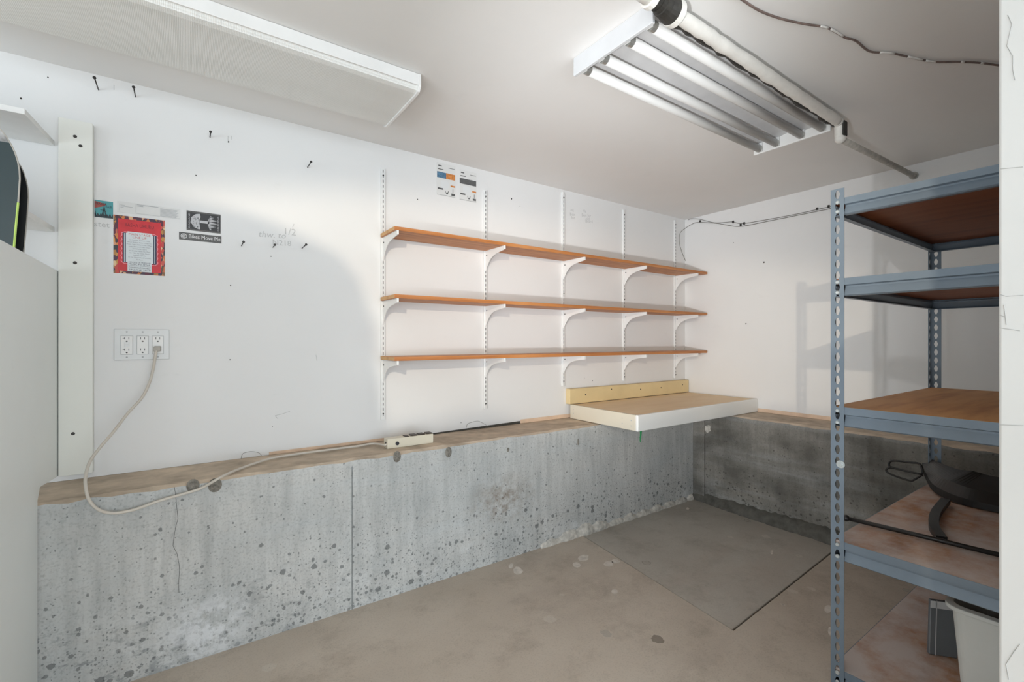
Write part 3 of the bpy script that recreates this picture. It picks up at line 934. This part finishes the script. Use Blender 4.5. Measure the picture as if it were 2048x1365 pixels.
def bulb_card(x0, x1, z0, z1, label, left, right):
    t = thing('bulb_card', ((x0 + x1) / 2, D, z0), label, 'card', 'bulb cards on the wall')
    W, Hh = x1 - x0, z1 - z0
    U = lambda u: x0 + W * u
    V = lambda v: z1 - Hh * v
    MB().box(x0, x1, D - .0015, D - .0002, z0, z1).build('sheet', [M['card']], t)
    MB().rect(U(.02), U(.5), V(.46), V(.28), ya - .0005).build('photo_left', [left], t)
    MB().rect(U(.5), U(.98), V(.46), V(.28), ya - .0005).build('photo_right', [right], t)
    m = MB()
    m.rect(U(.08), U(.27), V(.11), V(.075), ya - .0005).rect(U(.62), U(.96), V(.115), V(.10), ya - .0005).rect(U(.06), U(.36), V(.21), V(.185), ya - .0005)
    m.rect(U(.05), U(.34), V(.82), V(.77), ya - .0005).rect(U(.78), U(.97), V(.95), V(.88), ya - .0005).rect(U(.02), U(.98), V(.985), V(.978), ya - .0005)
    m.poly([(U(.44), V(.82)), (U(.50), V(.93)), (U(.60), V(.93)), (U(.64), V(.82)), (U(.60), V(.84)), (U(.56), V(.90)), (U(.52), V(.90)), (U(.47), V(.84))], ya - .0005)
    m.rect(U(.85), U(.88), V(.87), V(.74), ya - .0005)
    m.build('print', [M['ink']], t)
    MB().rect(U(.74), U(.98), V(.68), V(.63), ya - .0005).build('red_tag', [M['orange']], t)
    bl = MB()
    bl.poly([(U(.2), V(.56)), (U(.32), V(.52)), (U(.54), V(.52)), (U(.64), V(.58)), (U(.64), V(.70)), (U(.56), V(.80)), (U(.34), V(.80)), (U(.2), V(.70))], ya - .0005)
    bl.build('bulb_picture', [M['plastic']], t)
c1 = onY(873, 323, D); c2 = onY(910, 390, D)
bulb_card(1.112, 1.226, .795, .972, 'bulb card with blue and orange pictures, left of two near the ceiling', M['blue'], M['orange'])
bulb_card(1.252, 1.362, .792, .962, 'bulb card with dark grey picture strip, right of two near the ceiling', M['ink'], M['ink'])

# ================================================================ OUTLET PLATE AND CORD
x0, x1, z0, z1 = -.223, -.0545, -.073, .046
ol = thing('outlet_plate', (-.139, D, z0), 'white three gang outlet plate on the wall under the red poster', 'outlet')
MB().box(x0, x1, D - .006, D - .0005, z0, z1).build('cover_plate', [M['plastic']], ol, bevel=.003, seg=3)
W = x1 - x0
for i, cx in enumerate((x0 + W * .225, x0 + W * .508, x0 + W * .785)):
    cz = (z0 + z1) / 2 - .002
    MB().box(cx - .0185, cx + .0185, D - .0066, D - .005, cz - .0362, cz + .0362).build('recess', [M['line']], ol)
    rec = MB().box(cx - .0172, cx + .0172, D - .0092, D - .006, cz - .0345, cz + .0345).build('receptacle', [M['white']], ol, bevel=.001)
    rec['label'] = ('receptacle with test and reset buttons', 'plain double receptacle', 'receptacle holding the plug')[i]
    s = MB()
    for dz in (.0205, -.0225):
        if i == 2 and dz < 0: continue
        for dx in (-.0062, .0062):
            s.box(cx + dx - .0009, cx + dx + .0009, D - .0096, D - .0088, cz + dz + .001, cz + dz + .0095)
        if i == 0: s.box(cx - .0118, cx - .0062, D - .0096, D - .0088, cz + dz + .0045, cz + dz + .006)
        s.add([(cx + .0032 * math.cos(a * .7854), D - .0094, cz + dz - .006 + .0028 * math.sin(a * .7854)) for a in range(8)], [tuple(range(8))])
    s.build('slot', [M['socket']], ol)
    if i == 0:
        for dz in (.0065, -.0035):
            MB().box(cx - .0075, cx + .0075, D - .0105, D - .009, cz + dz - .004, cz + dz + .004).build('button', [M['plastic']], ol, bevel=.0006)
    for sz in (z1 - .011, z0 + .011):
        MB().tube([(cx, D - .0058, sz), (cx, D - .0072, sz)], .0032, 10).build('screw', [M['line']], ol)
cxp = x0 + W * .785; czp = (z0 + z1) / 2 - .016
ec = thing('extension_lead', (cxp, D, czp), 'cream power cord looping from the outlet down to the power strip', 'cord')
MB().hexa([(cxp - .013, D - .034, czp - .011), (cxp + .008, D - .034, czp - .011), (cxp + .011, D - .0095, czp - .010), (cxp - .011, D - .0095, czp - .010), (cxp - .013, D - .034, czp + .006), (cxp + .008, D - .034, czp + .006), (cxp + .011, D - .0095, czp + .010), (cxp - .011, D - .0095, czp + .010)]).build('plug', [M['plug']], ec, bevel=.002)
path = [(cxp - .004, D - .03, czp - .008)]
for px, py, yy in ((306, 740, 2.25), (298, 768, 2.235), (283, 797, 2.22), (255, 828, 2.20), (228, 863, 2.16), (200, 896, 2.11), (181, 922, 2.06), (172, 948, 2.02), (171, 972, 1.995), (178, 1000, 1.985), (197, 1020, 1.985), (225, 1027, 1.99), (265, 1021, 1.993), (320, 1002, 1.997), (372, 987, 2.000), (405, 976, 2.003)):
    path.append(onY(px, py, yy))
for px, py in ((440, 956), (470, 942), (505, 929), (545, 917)):
    path.append(onZ(px, py, ZL + .010))
for px, py in ((600, 908), (660, 900), (715, 893), (745, 888)):
    path.append(onZ(px, py, ZL + .009))
path.append((.76, 2.125, ZL + .018)); path.append((.772, 2.128, ZL + .022))
MB().tube(spline(path, 8), .0048, 9).build('cable', [M['cord']], ec, smooth=True)

# power strip on the ledge
ps = thing('power_strip', (.885, 2.12, ZL), 'cream metal power strip with brown sockets on the concrete ledge', 'power strip')
MB().box(.768, 1.001, 2.106, 2.156, ZL + .001, ZL + .046).build('case', [M['strip']], ps, bevel=.002)
MB().tube([(.815, 2.1062, ZL + .022), (.815, 2.101, ZL + .022)], .0085, 14).build('switch', [M['navy']], ps)
for i, xx in enumerate((.868, .905, .945, .985)):
    w = .010 if i == 0 else .0155
    MB().box(xx - w, min(xx + w, 1.0), 2.112, 2.15, ZL + .044, ZL + .0495 + .002 * (i > 0)).build('socket', [M['dark']], ps, bevel=.003)
MB().box(.7655, .7685, 2.122, 2.134, ZL + .012, ZL + .03).build('cord_grip', [M['dark']], ps)

# ================================================================ WALL SHELVING
SX = (.812, 1.418, 2.015, 2.597, 3.198)
STOP = (.869, .872, .97, .95, .964); SBOT = (-.396, -.392, -.292, -.288, -.297)
ORD = ('first', 'second', 'third', 'fourth', 'fifth')
def standard_mesh(H):
    m = MB(); w = .0105
    prof = [(-w, D), (-w, D - .011), (-w + .002, D - .0125), (w - .002, D - .0125), (w, D - .011), (w, D)]
    m.prism([(p[0], p[1]) for p in prof], 'z', 0, H)
    return m
for i, (sx, a, b) in enumerate(zip(SX, STOP, SBOT)):
    t = thing('shelf_standard', (sx, D, b), 'white slotted shelf standard screwed upright to the back wall, %s from the left' % ORD[i], 'shelf standard', 'slotted shelf standards')
    m = MB(); w = .0105
    m.prism([(sx - w, D - .0005), (sx - w, D - .011), (sx - w + .002, D - .0125), (sx + w - .002, D - .0125), (sx + w, D - .011), (sx + w, D - .0005)], 'z', b, a)
    m.build('channel', [M['metalwhite']], t)
    m = MB()
    z = b + .02
    while z < a - .02:
        m.box(sx - .0016, sx + .0016, D - .0131, D - .012, z, z + .014)
        z += .0255
    o = m.build('slots', [M['socket']], t); o['kind'] = 'stuff'
    for zz in (a - .035, (a + b) / 2 - .03, b + .03):
        MB().tube([(sx, D - .012, zz), (sx, D - .0145, zz)], .004, 8).build('screw', [M['nail']], t)

SH = ((.538, 'top'), (.2195, 'middle'), (-.075, 'bottom'))
YSF = 2.093
for zt, nm in SH:
    t = thing('shelf_plank', (2.05, D, zt - .019), '%s orange pine shelf plank on white brackets' % nm, 'shelf', 'pine shelf planks')
    MB().box(.797, 3.325, YSF, D - .016, zt - .0185, zt).build('plank', [M['pine']], t, bevel=.0015)
    MB().box(.7964, .7972, YSF + .0015, D - .0175, zt - .017, zt - .0015).build('end_grain', [M['pineend']], t)
# bracket: a curved gusset with a top flange, hooked on the standard
proto = None
for zt, nm in SH:
    for i, sx in enumerate(SX):
        lab = 'white curved steel bracket under the %s pine shelf, %s from the left' % (nm, ORD[i])
        loc = (sx, D - .0125, zt - .0187)
        if proto is None:
            t = thing('shelf_bracket', loc, lab, 'bracket', 'shelf brackets')
            top_y = YSF - .002
            pr = [(D - .0125, zt - .0187), (top_y, zt - .0187), (top_y, zt - .0387)]
            for k in range(1, 11):                    # curved lower edge
                u = k / 10
                yy = top_y + (D - .0125 - .006 - top_y) * u
                zz = zt - .0387 - .022 * u - .065 * u ** 5
                pr.append((yy, zz))
            pr.append((D - .0125, zt - .0187 - .118))
            MB().prism(pr, 'x', sx - .0017, sx + .0017).build('gusset', [M['metalwhite']], t)
            MB().box(sx - .005, sx + .005, top_y, D - .0125, zt - .0206, zt - .0187).build('flange', [M['metalwhite']], t)
            MB().box(sx - .005, sx + .005, top_y - .0005, top_y + .0015, zt - .038, zt - .0187).build('lip', [M['metalwhite']], t)
            MB().tube([(sx - .0032, D - .026, zt - .045), (sx + .0032, D - .026, zt - .045)], .004, 10).build('rivet', [M['nail']], t)
            proto = t
        else:
            dup(proto, loc, lab)

# ================================================================ CORNER BENCH
wb_ = thing('corner_bench', (2.7, 2.0, ZL), 'white and cream plywood bench top resting on the ledge in the corner', 'bench')
bx0, bx1, by0, by1 = 2.047, 3.332, 1.725, 2.262
MB().box(bx0, bx0 + .019, by0, by1, ZL + .002, -.413).build('side_board', [M['benchc']], wb_, bevel=.004)
MB().box(bx0 + .0005, bx1, by0 - .019, by0, ZL + .002, -.412).build('front_board', [M['benchw']], wb_, bevel=.004)
MB().box(bx0 + .02, bx1, by0 + .001, by1, -.432, -.4155).build('top_board', [M['bencht']], wb_)
MB().box(bx0 - .004, bx1, by1 - .002, D - .001, -.413, -.313).build('back_board', [M['benchy']], wb_, bevel=.004)
MB().box(bx1 - .02, bx1, by0 + .001, by1, ZL + .002, -.433).build('end_board', [M['benchc']], wb_)
for px, py in ((1171, 790), (1223, 779), (1281, 779), (1322, 776), (1365, 770)):
    q = onY(px, py, by1 - .002)
    MB().tube([(q[0], by1 - .001, q[2]), (q[0], by1 - .0035, q[2])], .0045, 8).build('screw', [M['nail']], wb_)
for dy, dz in ((.03, -.035), (.03, -.065), (.505, -.03), (.505, -.055), (.095, -.03), (.095, -.06)):
    MB().tube([(bx0 + .0005, by0 + dy, -.412 + dz), (bx0 - .001, by0 + dy, -.412 + dz)], .0032, 8).build('screw', [M['line']], wb_)
gt = MB()
P = [(2.105, 1.735, ZL + .004), (2.108, 1.737, ZL - .02), (2.100, 1.735, ZL - .05), (2.102, 1.736, ZL - .068)]
for i in range(3):
    a, b = P[i], P[i + 1]
    w = .010 - .003 * i
    gt.add([(a[0] - w, a[1], a[2]), (a[0] + w, a[1], a[2]), (b[0] + w * .7, b[1], b[2]), (b[0] - w * .7, b[1], b[2])], [(0, 1, 2, 3)])
tag(gt.build('tape_strip', [M['green']], None, solid=.001), 'green strip of tape hanging under the bench front', 'tape')

# ================================================================ CEILING LAMPS, PIPE, WIRES
lf = thing('strip_light', (1.72, 1.03, ZC), 'white open fluorescent fixture with four unlit tubes on the ceiling', 'ceiling light')
lx0, lx1, ly0, ly1, lz = 1.122, 2.322, .872, 1.210, .927
MB().box(lx0 - .012, lx0, ly0, ly1, lz, ZC).build('end_plate', [M['fixw']], lf, bevel=.002)
MB().box(lx1, lx1 + .012, ly0, ly1, lz, ZC).build('end_plate', [M['white']], lf, bevel=.002)
pan = MB()
pp = [(ly0, .958)]
tubes_y = (1.176, 1.096, .986, .900)
zz = .966
pan.sheet([(ly0, .975), (ly0 + .004, .972), (.943, .984), (.945, .968), (1.02, .966), (1.036, .984), (1.045, .984), (1.135, .970), (1.137, .984), (1.15, .984), (ly1 - .004, .972), (ly1, .975)], 'x', lx0, lx1)
pan.build('reflector', [M['refl']], lf, solid=.002)
MB().box(lx0, lx1, ly0 - .002, ly0 + .001, .968, ZC).build('side_rail', [M['white']], lf)
MB().box(lx0, lx1, ly1 - .001, ly1 + .002, .968, ZC).build('side_rail', [M['white']], lf)
for ty in tubes_y:
    tb = MB().tube([(lx0 + .03, ty, .945), (lx1 - .03, ty, .945)], .0165, 18).build('tube', [M['tube']], lf, smooth=True)
    for xa, xb in ((lx0 + .014, lx0 + .032), (lx1 - .032, lx1 - .014)):
        MB().tube([(xa, ty, .945), (xb, ty, .945)], .0168, 14).build('cap', [M['galv']], tb)
    for xa in (lx0 + .001, lx1 - .013):
        MB().box(xa, xa + .012, ty - .013, ty + .013, .932, .975).build('tube_holder', [M['plastic']], lf, bevel=.003)

wl_ = thing('wrap_light', (.1, 1.8, ZC), 'long white wraparound ceiling light with ribbed lens at upper left', 'ceiling light')
wx0, wx1 = -.52, .708
prof = [(1.615, ZC - .001), (1.613, .950), (1.622, .934), (1.640, .929), (1.955, .9295), (1.972, .938), (1.985, .955), (2.01, ZC - .001)]
ln = MB().prism(prof, 'x', wx0, wx1 - .004).build('lens', [M['lens']], wl_)
MB().box(wx0, wx1, 1.607, 1.613, .948, ZC - .001).build('side_rail', [M['white']], wl_, bevel=.001)
MB().prism([(1.606, ZC - .001), (1.606, .944), (1.618, .928), (1.640, .9235), (1.960, .9235), (1.978, .932), (1.992, .952), (2.016, ZC - .001)], 'x', wx1 - .004, wx1 + .006).build('end_cap', [M['white']], wl_, bevel=.001)
MB().prism([(1.606, ZC - .001), (1.606, .944), (1.618, .928), (1.640, .9235), (1.960, .9235), (1.978, .932), (1.992, .952), (2.016, ZC - .001)], 'x', wx0 - .006, wx0 + .002).build('end_cap', [M['white']], wl_, bevel=.001)

PY = .835
pi = thing('drain_pipe', (1.7, PY, ZC), 'white painted pipe with black coupling running under the ceiling beside the open fixture', 'pipe')
pts = []; rad = []
rp = random.Random(11)
for i in range(40):
    x = 1.165 + (2.30 - 1.165) * i / 39
    pts.append((x, PY + rp.uniform(-.001, .001), .952 - .006 * i / 39)); rad.append(.0205 + rp.uniform(-.0016, .0016))
MB().tube(pts, rad, 14).build('pipe_run', [M['pipew']], pi, smooth=True)
pts = [(p[0], p[1] + .0150 + rp.uniform(-.002, .0025), p[2] - .0075) for p in pts]
MB().tube(pts, [.0115 + rp.uniform(-.004, .003) for _ in pts], 8).build('bare_seam', [M['iron']], pi)
MB().tube([(.55, PY, .955), (1.0, PY, .955), (1.065, PY, .954)], .024, 14).build('pipe_run', [M['pipew']], pi, smooth=True)
MB().tube([(1.045, PY, .954), (1.062, PY, .954), (1.064, PY, .954)], [.030, .031, .024], 18).build('white_collar', [M['pipew']], pi)
cp = [(1.060, PY, .954), (1.085, PY, .954), (1.086, PY, .954), (1.100, PY, .953), (1.101, PY, .953), (1.12, PY, .952), (1.145, PY, .952), (1.150, PY, .952)]
MB().tube(cp, [.021, .022, .025, .025, .029, .030, .036, .036], 20).build('coupling', [M['iron']], pi, smooth=False)
MB().tube([(1.148, PY, .952), (1.168, PY, .952), (1.176, PY, .952)], [.0375, .0375, .024], 22).build('white_ring', [M['pipew']], pi)
EX = 2.318
MB().tube(spline([(2.29, PY, .946), (2.308, PY, .944), (EX, PY, .934), (EX + .004, PY, .915), (EX + .006, PY, .885)], 5), .021, 14).build('elbow', [M['pipew']], pi, smooth=True)
MB().box(EX + .012, EX + .027, PY - .008, PY + .012, .888, .944).build('torn_gap', [M['iron']], pi, bevel=.004)
MB().box(EX - .016, EX + .018, PY - .024, PY - .015, .884, .946).build('torn_gap', [M['iron']], pi, bevel=.003)
MB().ball((EX + .008, PY, .880), .0225, n=14).build('elbow_end', [M['pipew']], pi, smooth=True)
MB().tube([(EX + .01, PY, .878), (2.8, PY + .004, .902), (XR - .002, PY + .006, .926)], .0135, 12).build('branch', [M['pipeg']], pi, smooth=True)
MB().tube([(XR - .008, PY + .006, .926), (XR - .0005, PY + .006, .926)], .021, 14).build('escutcheon', [M['galv']], pi)

wi = thing('ceiling_wire', (1.9, .6, ZC), 'brown wire with white paint daubs stapled across the ceiling', 'wire')
px = ((1468, -12), (1485, 0), (1520, 22), (1560, 37), (1607, 48), (1635, 52), (1660, 58), (1690, 75), (1712, 82), (1740, 103), (1780, 106), (1830, 117), (1870, 124), (1920, 124), (1960, 126), (1998, 131), (2060, 139))
wp3 = [Vector(onZ(a, b, ZC - .005)) for a, b in px]
w3 = spline(wp3, 6)
MB().tube(w3, .0034, 7).build('cable', [M['wire']], wi, smooth=True)
for a, b in ((31, 35), (36, 41), (57, 61), (64, 68), (69, 72), (78, 79), (84, 85)):
    MB().tube([p + Vector((0, -.0012, -.0004)) for p in w3[a:b + 1]], .0034, 7).build('paint_daub', [M['wirew']], wi, smooth=True)

lw = thing('wall_cable', (XR, 1.8, .8), 'two thin grey cables tacked along the top of the right wall', 'cable')
def rw(p, off=.006): return onX(p[0], p[1], XR - off)
ca = [rw(p) for p in ((1376, 440), (1384, 438), (1400, 439), (1420, 444), (1435, 446), (1463, 444), (1477, 447), (1490, 447), (1520, 442), (1560, 435), (1600, 427), (1640, 418), (1664, 413))]
MB().tube(spline(ca), .0022, 6).build('cable', [M['cable']], lw, smooth=True)
cb = [onY(1371, 522, D - .01), onY(1364, 505, D - .01), onY(1359, 487, D - .01), onY(1359, 472, D - .012), onY(1364, 462, D - .014)] + [rw(p, .008) for p in ((1385, 448), (1398, 445), (1420, 446), (1440, 448), (1470, 453), (1490, 452), (1530, 444), (1580, 434), (1664, 417))]
MB().tube(spline(cb), .0022, 6).build('cable', [M['cable']], lw, smooth=True)
for p in ((1400, 443), (1466, 444), (1481, 450), (1488, 447), (1634, 418), (1657, 413)):
    q = rw(p, .008)
    MB().box(XR - .011, XR - .0005, q[1] - .005, q[1] + .005, q[2] - .008, q[2] + .008).build('staple', [M['nail']], lw)

# ================================================================ STEEL RACK
FX, BX, RY0, RY1 = 1.764, 2.865, .203, .660
FW = .0375
rk = thing('steel_rack', (2.3, .43, ZF), 'blue grey steel rack with five plywood shelves beside the stub wall', 'rack')
slot = [(.0028, .0140), (.0070, .0025), (.0070, -.0025), (.0028, -.0140), (-.0028, -.0140), (-.0070, -.0025), (-.0070, .0025), (-.0028, .0140)]
def flange(mb, origin, along, z0, z1):
    # a strip of slotted steel; along = unit vector of its width
    pitch = .0381
    n = int(round((z1 - z0) / pitch)); pitch = (z1 - z0) / n
    h = FW / 2
    for i in range(n):
        zc = z0 + (i + .5) * pitch
        o = [(h, pitch / 2), (h, .0025), (h, -.0025), (h, -pitch / 2), (-h, -pitch / 2), (-h, -.0025), (-h, .0025), (-h, pitch / 2)]
        vs = [(origin[0] + along[0] * (h + a), origin[1] + along[1] * (h + a), zc + b) for a, b in o] + [(origin[0] + along[0] * (h + a), origin[1] + along[1] * (h + a), zc + b) for a, b in slot]
        mb.add(vs, [(k, (k + 1) % 8, 8 + (k + 1) % 8, 8 + k) for k in range(8)])
ZT = .503
posts = []
for cx, cy, sx, sy in ((FX, RY1, 1, -1), (BX, RY1, -1, -1), (FX, RY0, 1, 1), (BX, RY0, -1, 1)):
    mb = MB()
    flange(mb, (cx, cy), (0, sy), ZF + .001, ZT)
    flange(mb, (cx, cy), (sx, 0), ZF + .001, ZT)
    po_ = mb.build('post', [M['steel']], rk, solid=.0022)
    posts.append(po_)
BEAMS = ((.415, .0545), (.148, .058), (-.281, .063), (-.724, .063), (-1.140, .055))
for bz, bh in BEAMS:
    k = bh / .058
    def pr(s): return [(s * .010, bz + bh - .002), (0, bz + bh), (0, bz + .037 * k), (s * .010, bz + .034 * k), (s * .010, bz + .028 * k), (s * .003, bz + .010 * k), (s * .0, bz + .003), (s * .004, bz), (s * .02, bz)]
    y0, y1 = RY0 + .004, RY1 - .003
    MB().sheet([(FX + .0025 + p[0], p[1]) for p in pr(1)], 'y', y0 + .03, y1 - .034).build('beam', [M['steel']], rk, solid=.0016)
    MB().sheet([(BX - .0025 + p[0], p[1]) for p in pr(-1)], 'y', y0, y1).build('beam', [M['steel']], rk, solid=.0016)
    MB().sheet([(RY1 - .0025 + p[0], p[1]) for p in pr(-1)], 'x', FX + .004, BX - .004).build('beam', [M['steel']], rk, solid=.0016)
    MB().sheet([(RY0 + .0025 + p[0], p[1]) for p in pr(1)], 'x', FX + .004, BX - .004).build('beam', [M['steel']], rk, solid=.0016)
    m = M['ply'] if bz > -.5 else M['plyd']
    zt = bz + bh + (.001 if bz < .1 else 0)
    if bz > .1: m = M['plyu']
    MB().box(FX + .006, BX - .006, RY0 + .006, RY1 - .004, zt - .016, zt).build('shelf_board', [m], rk)
    for pst, (cx, cy, d) in zip(posts[:2], ((FX, RY1 - FW / 2, -1), (BX, RY1 - FW / 2, -1))):
        for zz in (bz + .012, bz + bh - .012):
            MB().tube([(cx + d * .001, cy, zz), (cx + d * .0045, cy, zz)], [.0068, .0045], 12).build('rivet', [M['zinc']], pst)
q = onX(1682, 929, FX)
m = MB(); m.tube([(FX - .001, q[1], q[2]), (FX - .004, q[1], q[2])], .0125, 18); m.tube([(FX - .004, q[1], q[2]), (FX - .009, q[1], q[2])], .0065, 6)
m.build('bolt', [M['zinc']], posts[0])

# black metal carrier lying on the fourth shelf
ZS = -.659
fm = thing('metal_carrier', (2.4, .4, ZS), 'black metal carrier frame with wire loops lying on the fourth rack shelf', 'carrier')
MB().tube([(1.975, .685, ZS + .012), (2.0, .45, ZS + .012), (2.02, .225, ZS + .012)], .0075, 10).build('rod', [M['bmetal']], fm, smooth=True)
MB().ball((1.974, .69, ZS + .012), .012).build('rod_knob', [M['bmetal']], fm, smooth=True)
arm = spline([(2.03, .44, ZS + .012), (2.13, .482, ZS + .016), (2.30, .515, ZS + .016), (2.50, .53, ZS + .02)], 6)
am = MB()
for i in range(len(arm) - 1):
    a, b = arm[i], arm[i + 1]
    t_ = (b - a).normalized(); s = Vector((-t_.y, t_.x, 0)) * .014
    am.hexa([a - s - Vector((0, 0, .012)), b - s - Vector((0, 0, .012)), b + s - Vector((0, 0, .012)), a + s - Vector((0, 0, .012)), a - s + Vector((0, 0, .006)), b - s + Vector((0, 0, .006)), b + s + Vector((0, 0, .006)), a + s + Vector((0, 0, .006))])
am.build('arm', [M['bmetal']], fm)
band = spline([(2.82, .675, ZS + .075), (2.72, .635, ZS + .05), (2.62, .585, ZS + .03), (2.555, .50, ZS + .02), (2.545, .40, ZS + .016), (2.56, .3, ZS + .014), (2.57, .225, ZS + .014)], 7)
bm_ = MB(); rows = []
for i, p in enumerate(band):
    u = i / (len(band) - 1)
    t_ = (band[min(i + 1, len(band) - 1)] - band[max(i - 1, 0)]).normalized()
    s = Vector((-t_.y, t_.x, 0))
    if s.x < 0: s = -s
    h = .035 + .06 * min(1, u * 2.5); w = .03 + .10 * min(1, u * 2)
    z0_ = max(ZS + .003, p.z - .018)
    rows.append([p - s * .006 - Vector((0, 0, p.z - z0_)), p + s * w - Vector((0, 0, p.z - z0_)), p + s * w + Vector((0, 0, h)), p + s * .02 + Vector((0, 0, h * .55)), p - s * .006 + Vector((0, 0, .012))])
bm_.v += [tuple(q) for r in rows for q in r]
for i in range(len(rows) - 1):
    for k in range(5):
        bm_.f.append((i * 5 + k, i * 5 + (k + 1) % 5, (i + 1) * 5 + (k + 1) % 5, (i + 1) * 5 + k)); bm_.mi.append(0)
bm_.f += [tuple(range(5)), tuple(range((len(rows) - 1) * 5, len(rows) * 5))[::-1]]; bm_.mi += [0, 0]
bm_.build('curved_bar', [M['bmetal']], fm, smooth=False)
XW = 2.74
lp = [onX(*p, XW) for p in ((1845, 948), (1844, 938), (1838, 928), (1815, 925), (1790, 922), (1780, 924), (1778, 932), (1786, 936), (1800, 940), (1845, 950))]
MB().tube(spline(lp, 5), .0045, 8).build('wire_loop', [M['bmetal']], fm, smooth=True)
lp = [onX(*p, XW + .02) for p in ((1845, 950), (1806, 941), (1782, 936), (1773, 939), (1774, 945), (1786, 951), (1805, 958), (1822, 962), (1830, 959), (1845, 950))]
MB().tube(spline(lp, 5), .0045, 8).build('wire_loop', [M['bmetal']], fm, smooth=True)

# bin and grey plate on the bottom shelf
ZB = -1.083
wbn = thing('plastic_bin', (2.03, .31, ZB), 'white plastic bin with a thick rim on the bottom rack shelf', 'bin')
def rrect(x0, x1, y0, y1, r, n=5):
    out = []
    for cx, cy, a0 in ((x1 - r, y1 - r, 0), (x0 + r, y1 - r, 90), (x0 + r, y0 + r, 180), (x1 - r, y0 + r, 270)):
        for i in range(n + 1):
            a = math.radians(a0 + 90 * i / n)
            out.append((cx + r * math.cos(a), cy + r * math.sin(a)))
    return out
b0 = rrect(1.905, 2.16, .235, .372, .03); b1 = rrect(1.882, 2.19, .225, .392, .035)
n = len(b0)
bn = MB()
bi0 = rrect(1.909, 2.156, .239, .368, .03); bi1 = rrect(1.886, 2.186, .229, .388, .033)
ZR = -.792
bn.add([(p[0], p[1], ZB + .001) for p in b0] + [(p[0], p[1], ZR) for p in b1] + [(p[0], p[1], ZR) for p in bi1] + [(p[0], p[1], ZB + .006) for p in bi0],
       [(i + n * k, (i + 1) % n + n * k, (i + 1) % n + n * (k + 1), i + n * (k + 1)) for k in range(3) for i in range(n)] + [tuple(range(n))[::-1], tuple(range(3 * n, 4 * n))])
bn.build('body', [M['bin']], wbn, smooth=False)
r1 = rrect(1.868, 2.204, .212, .406, .045)
rim = MB()
rim.add([(p[0], p[1], ZR - .012) for p in r1] + [(p[0], p[1], ZR) for p in r1] + [(p[0], p[1], ZR + .004) for p in bi1] + [(p[0], p[1], ZR - .012) for p in b1],
        [(i + n * k, (i + 1) % n + n * k, (i + 1) % n + n * ((k + 1) % 4), i + n * ((k + 1) % 4)) for k in range(4) for i in range(n)])
rim.build('rim', [M['bin']], wbn, bevel=.002)

gp = thing('grey_plate', (2.12, .46, ZB), 'dark grey metal plate with a pale stripe leaning beside the bin', 'plate')
a = Vector((2.10, .489, ZB + .001)); b = Vector((2.15, .425, ZB + .001)); up_ = Vector((.035, .004, .175)); th = Vector((.010, .008, 0))
MB().hexa([a, b, b + th, a + th, a + up_, b + up_, b + up_ + th, a + up_ + th]).build('plate', [M['gplate']], gp, bevel=.003)
d_ = (b - a)
nrm = -th.normalized() * .0016
MB().add([a + d_ * .2 + nrm, a + d_ * .24 + nrm, a + d_ * .24 + up_ + nrm, a + d_ * .2 + up_ + nrm], [(0, 1, 2, 3)]).build('stripe', [M['stkw']], gp)
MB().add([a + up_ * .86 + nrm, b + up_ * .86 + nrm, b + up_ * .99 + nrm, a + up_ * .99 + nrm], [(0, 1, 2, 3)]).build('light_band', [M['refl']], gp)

# ---------------------------------------------------------------- lift everything from eye level to the floor
for o in bpy.data.objects:
    if o.parent is None:
        o.location.z += H0
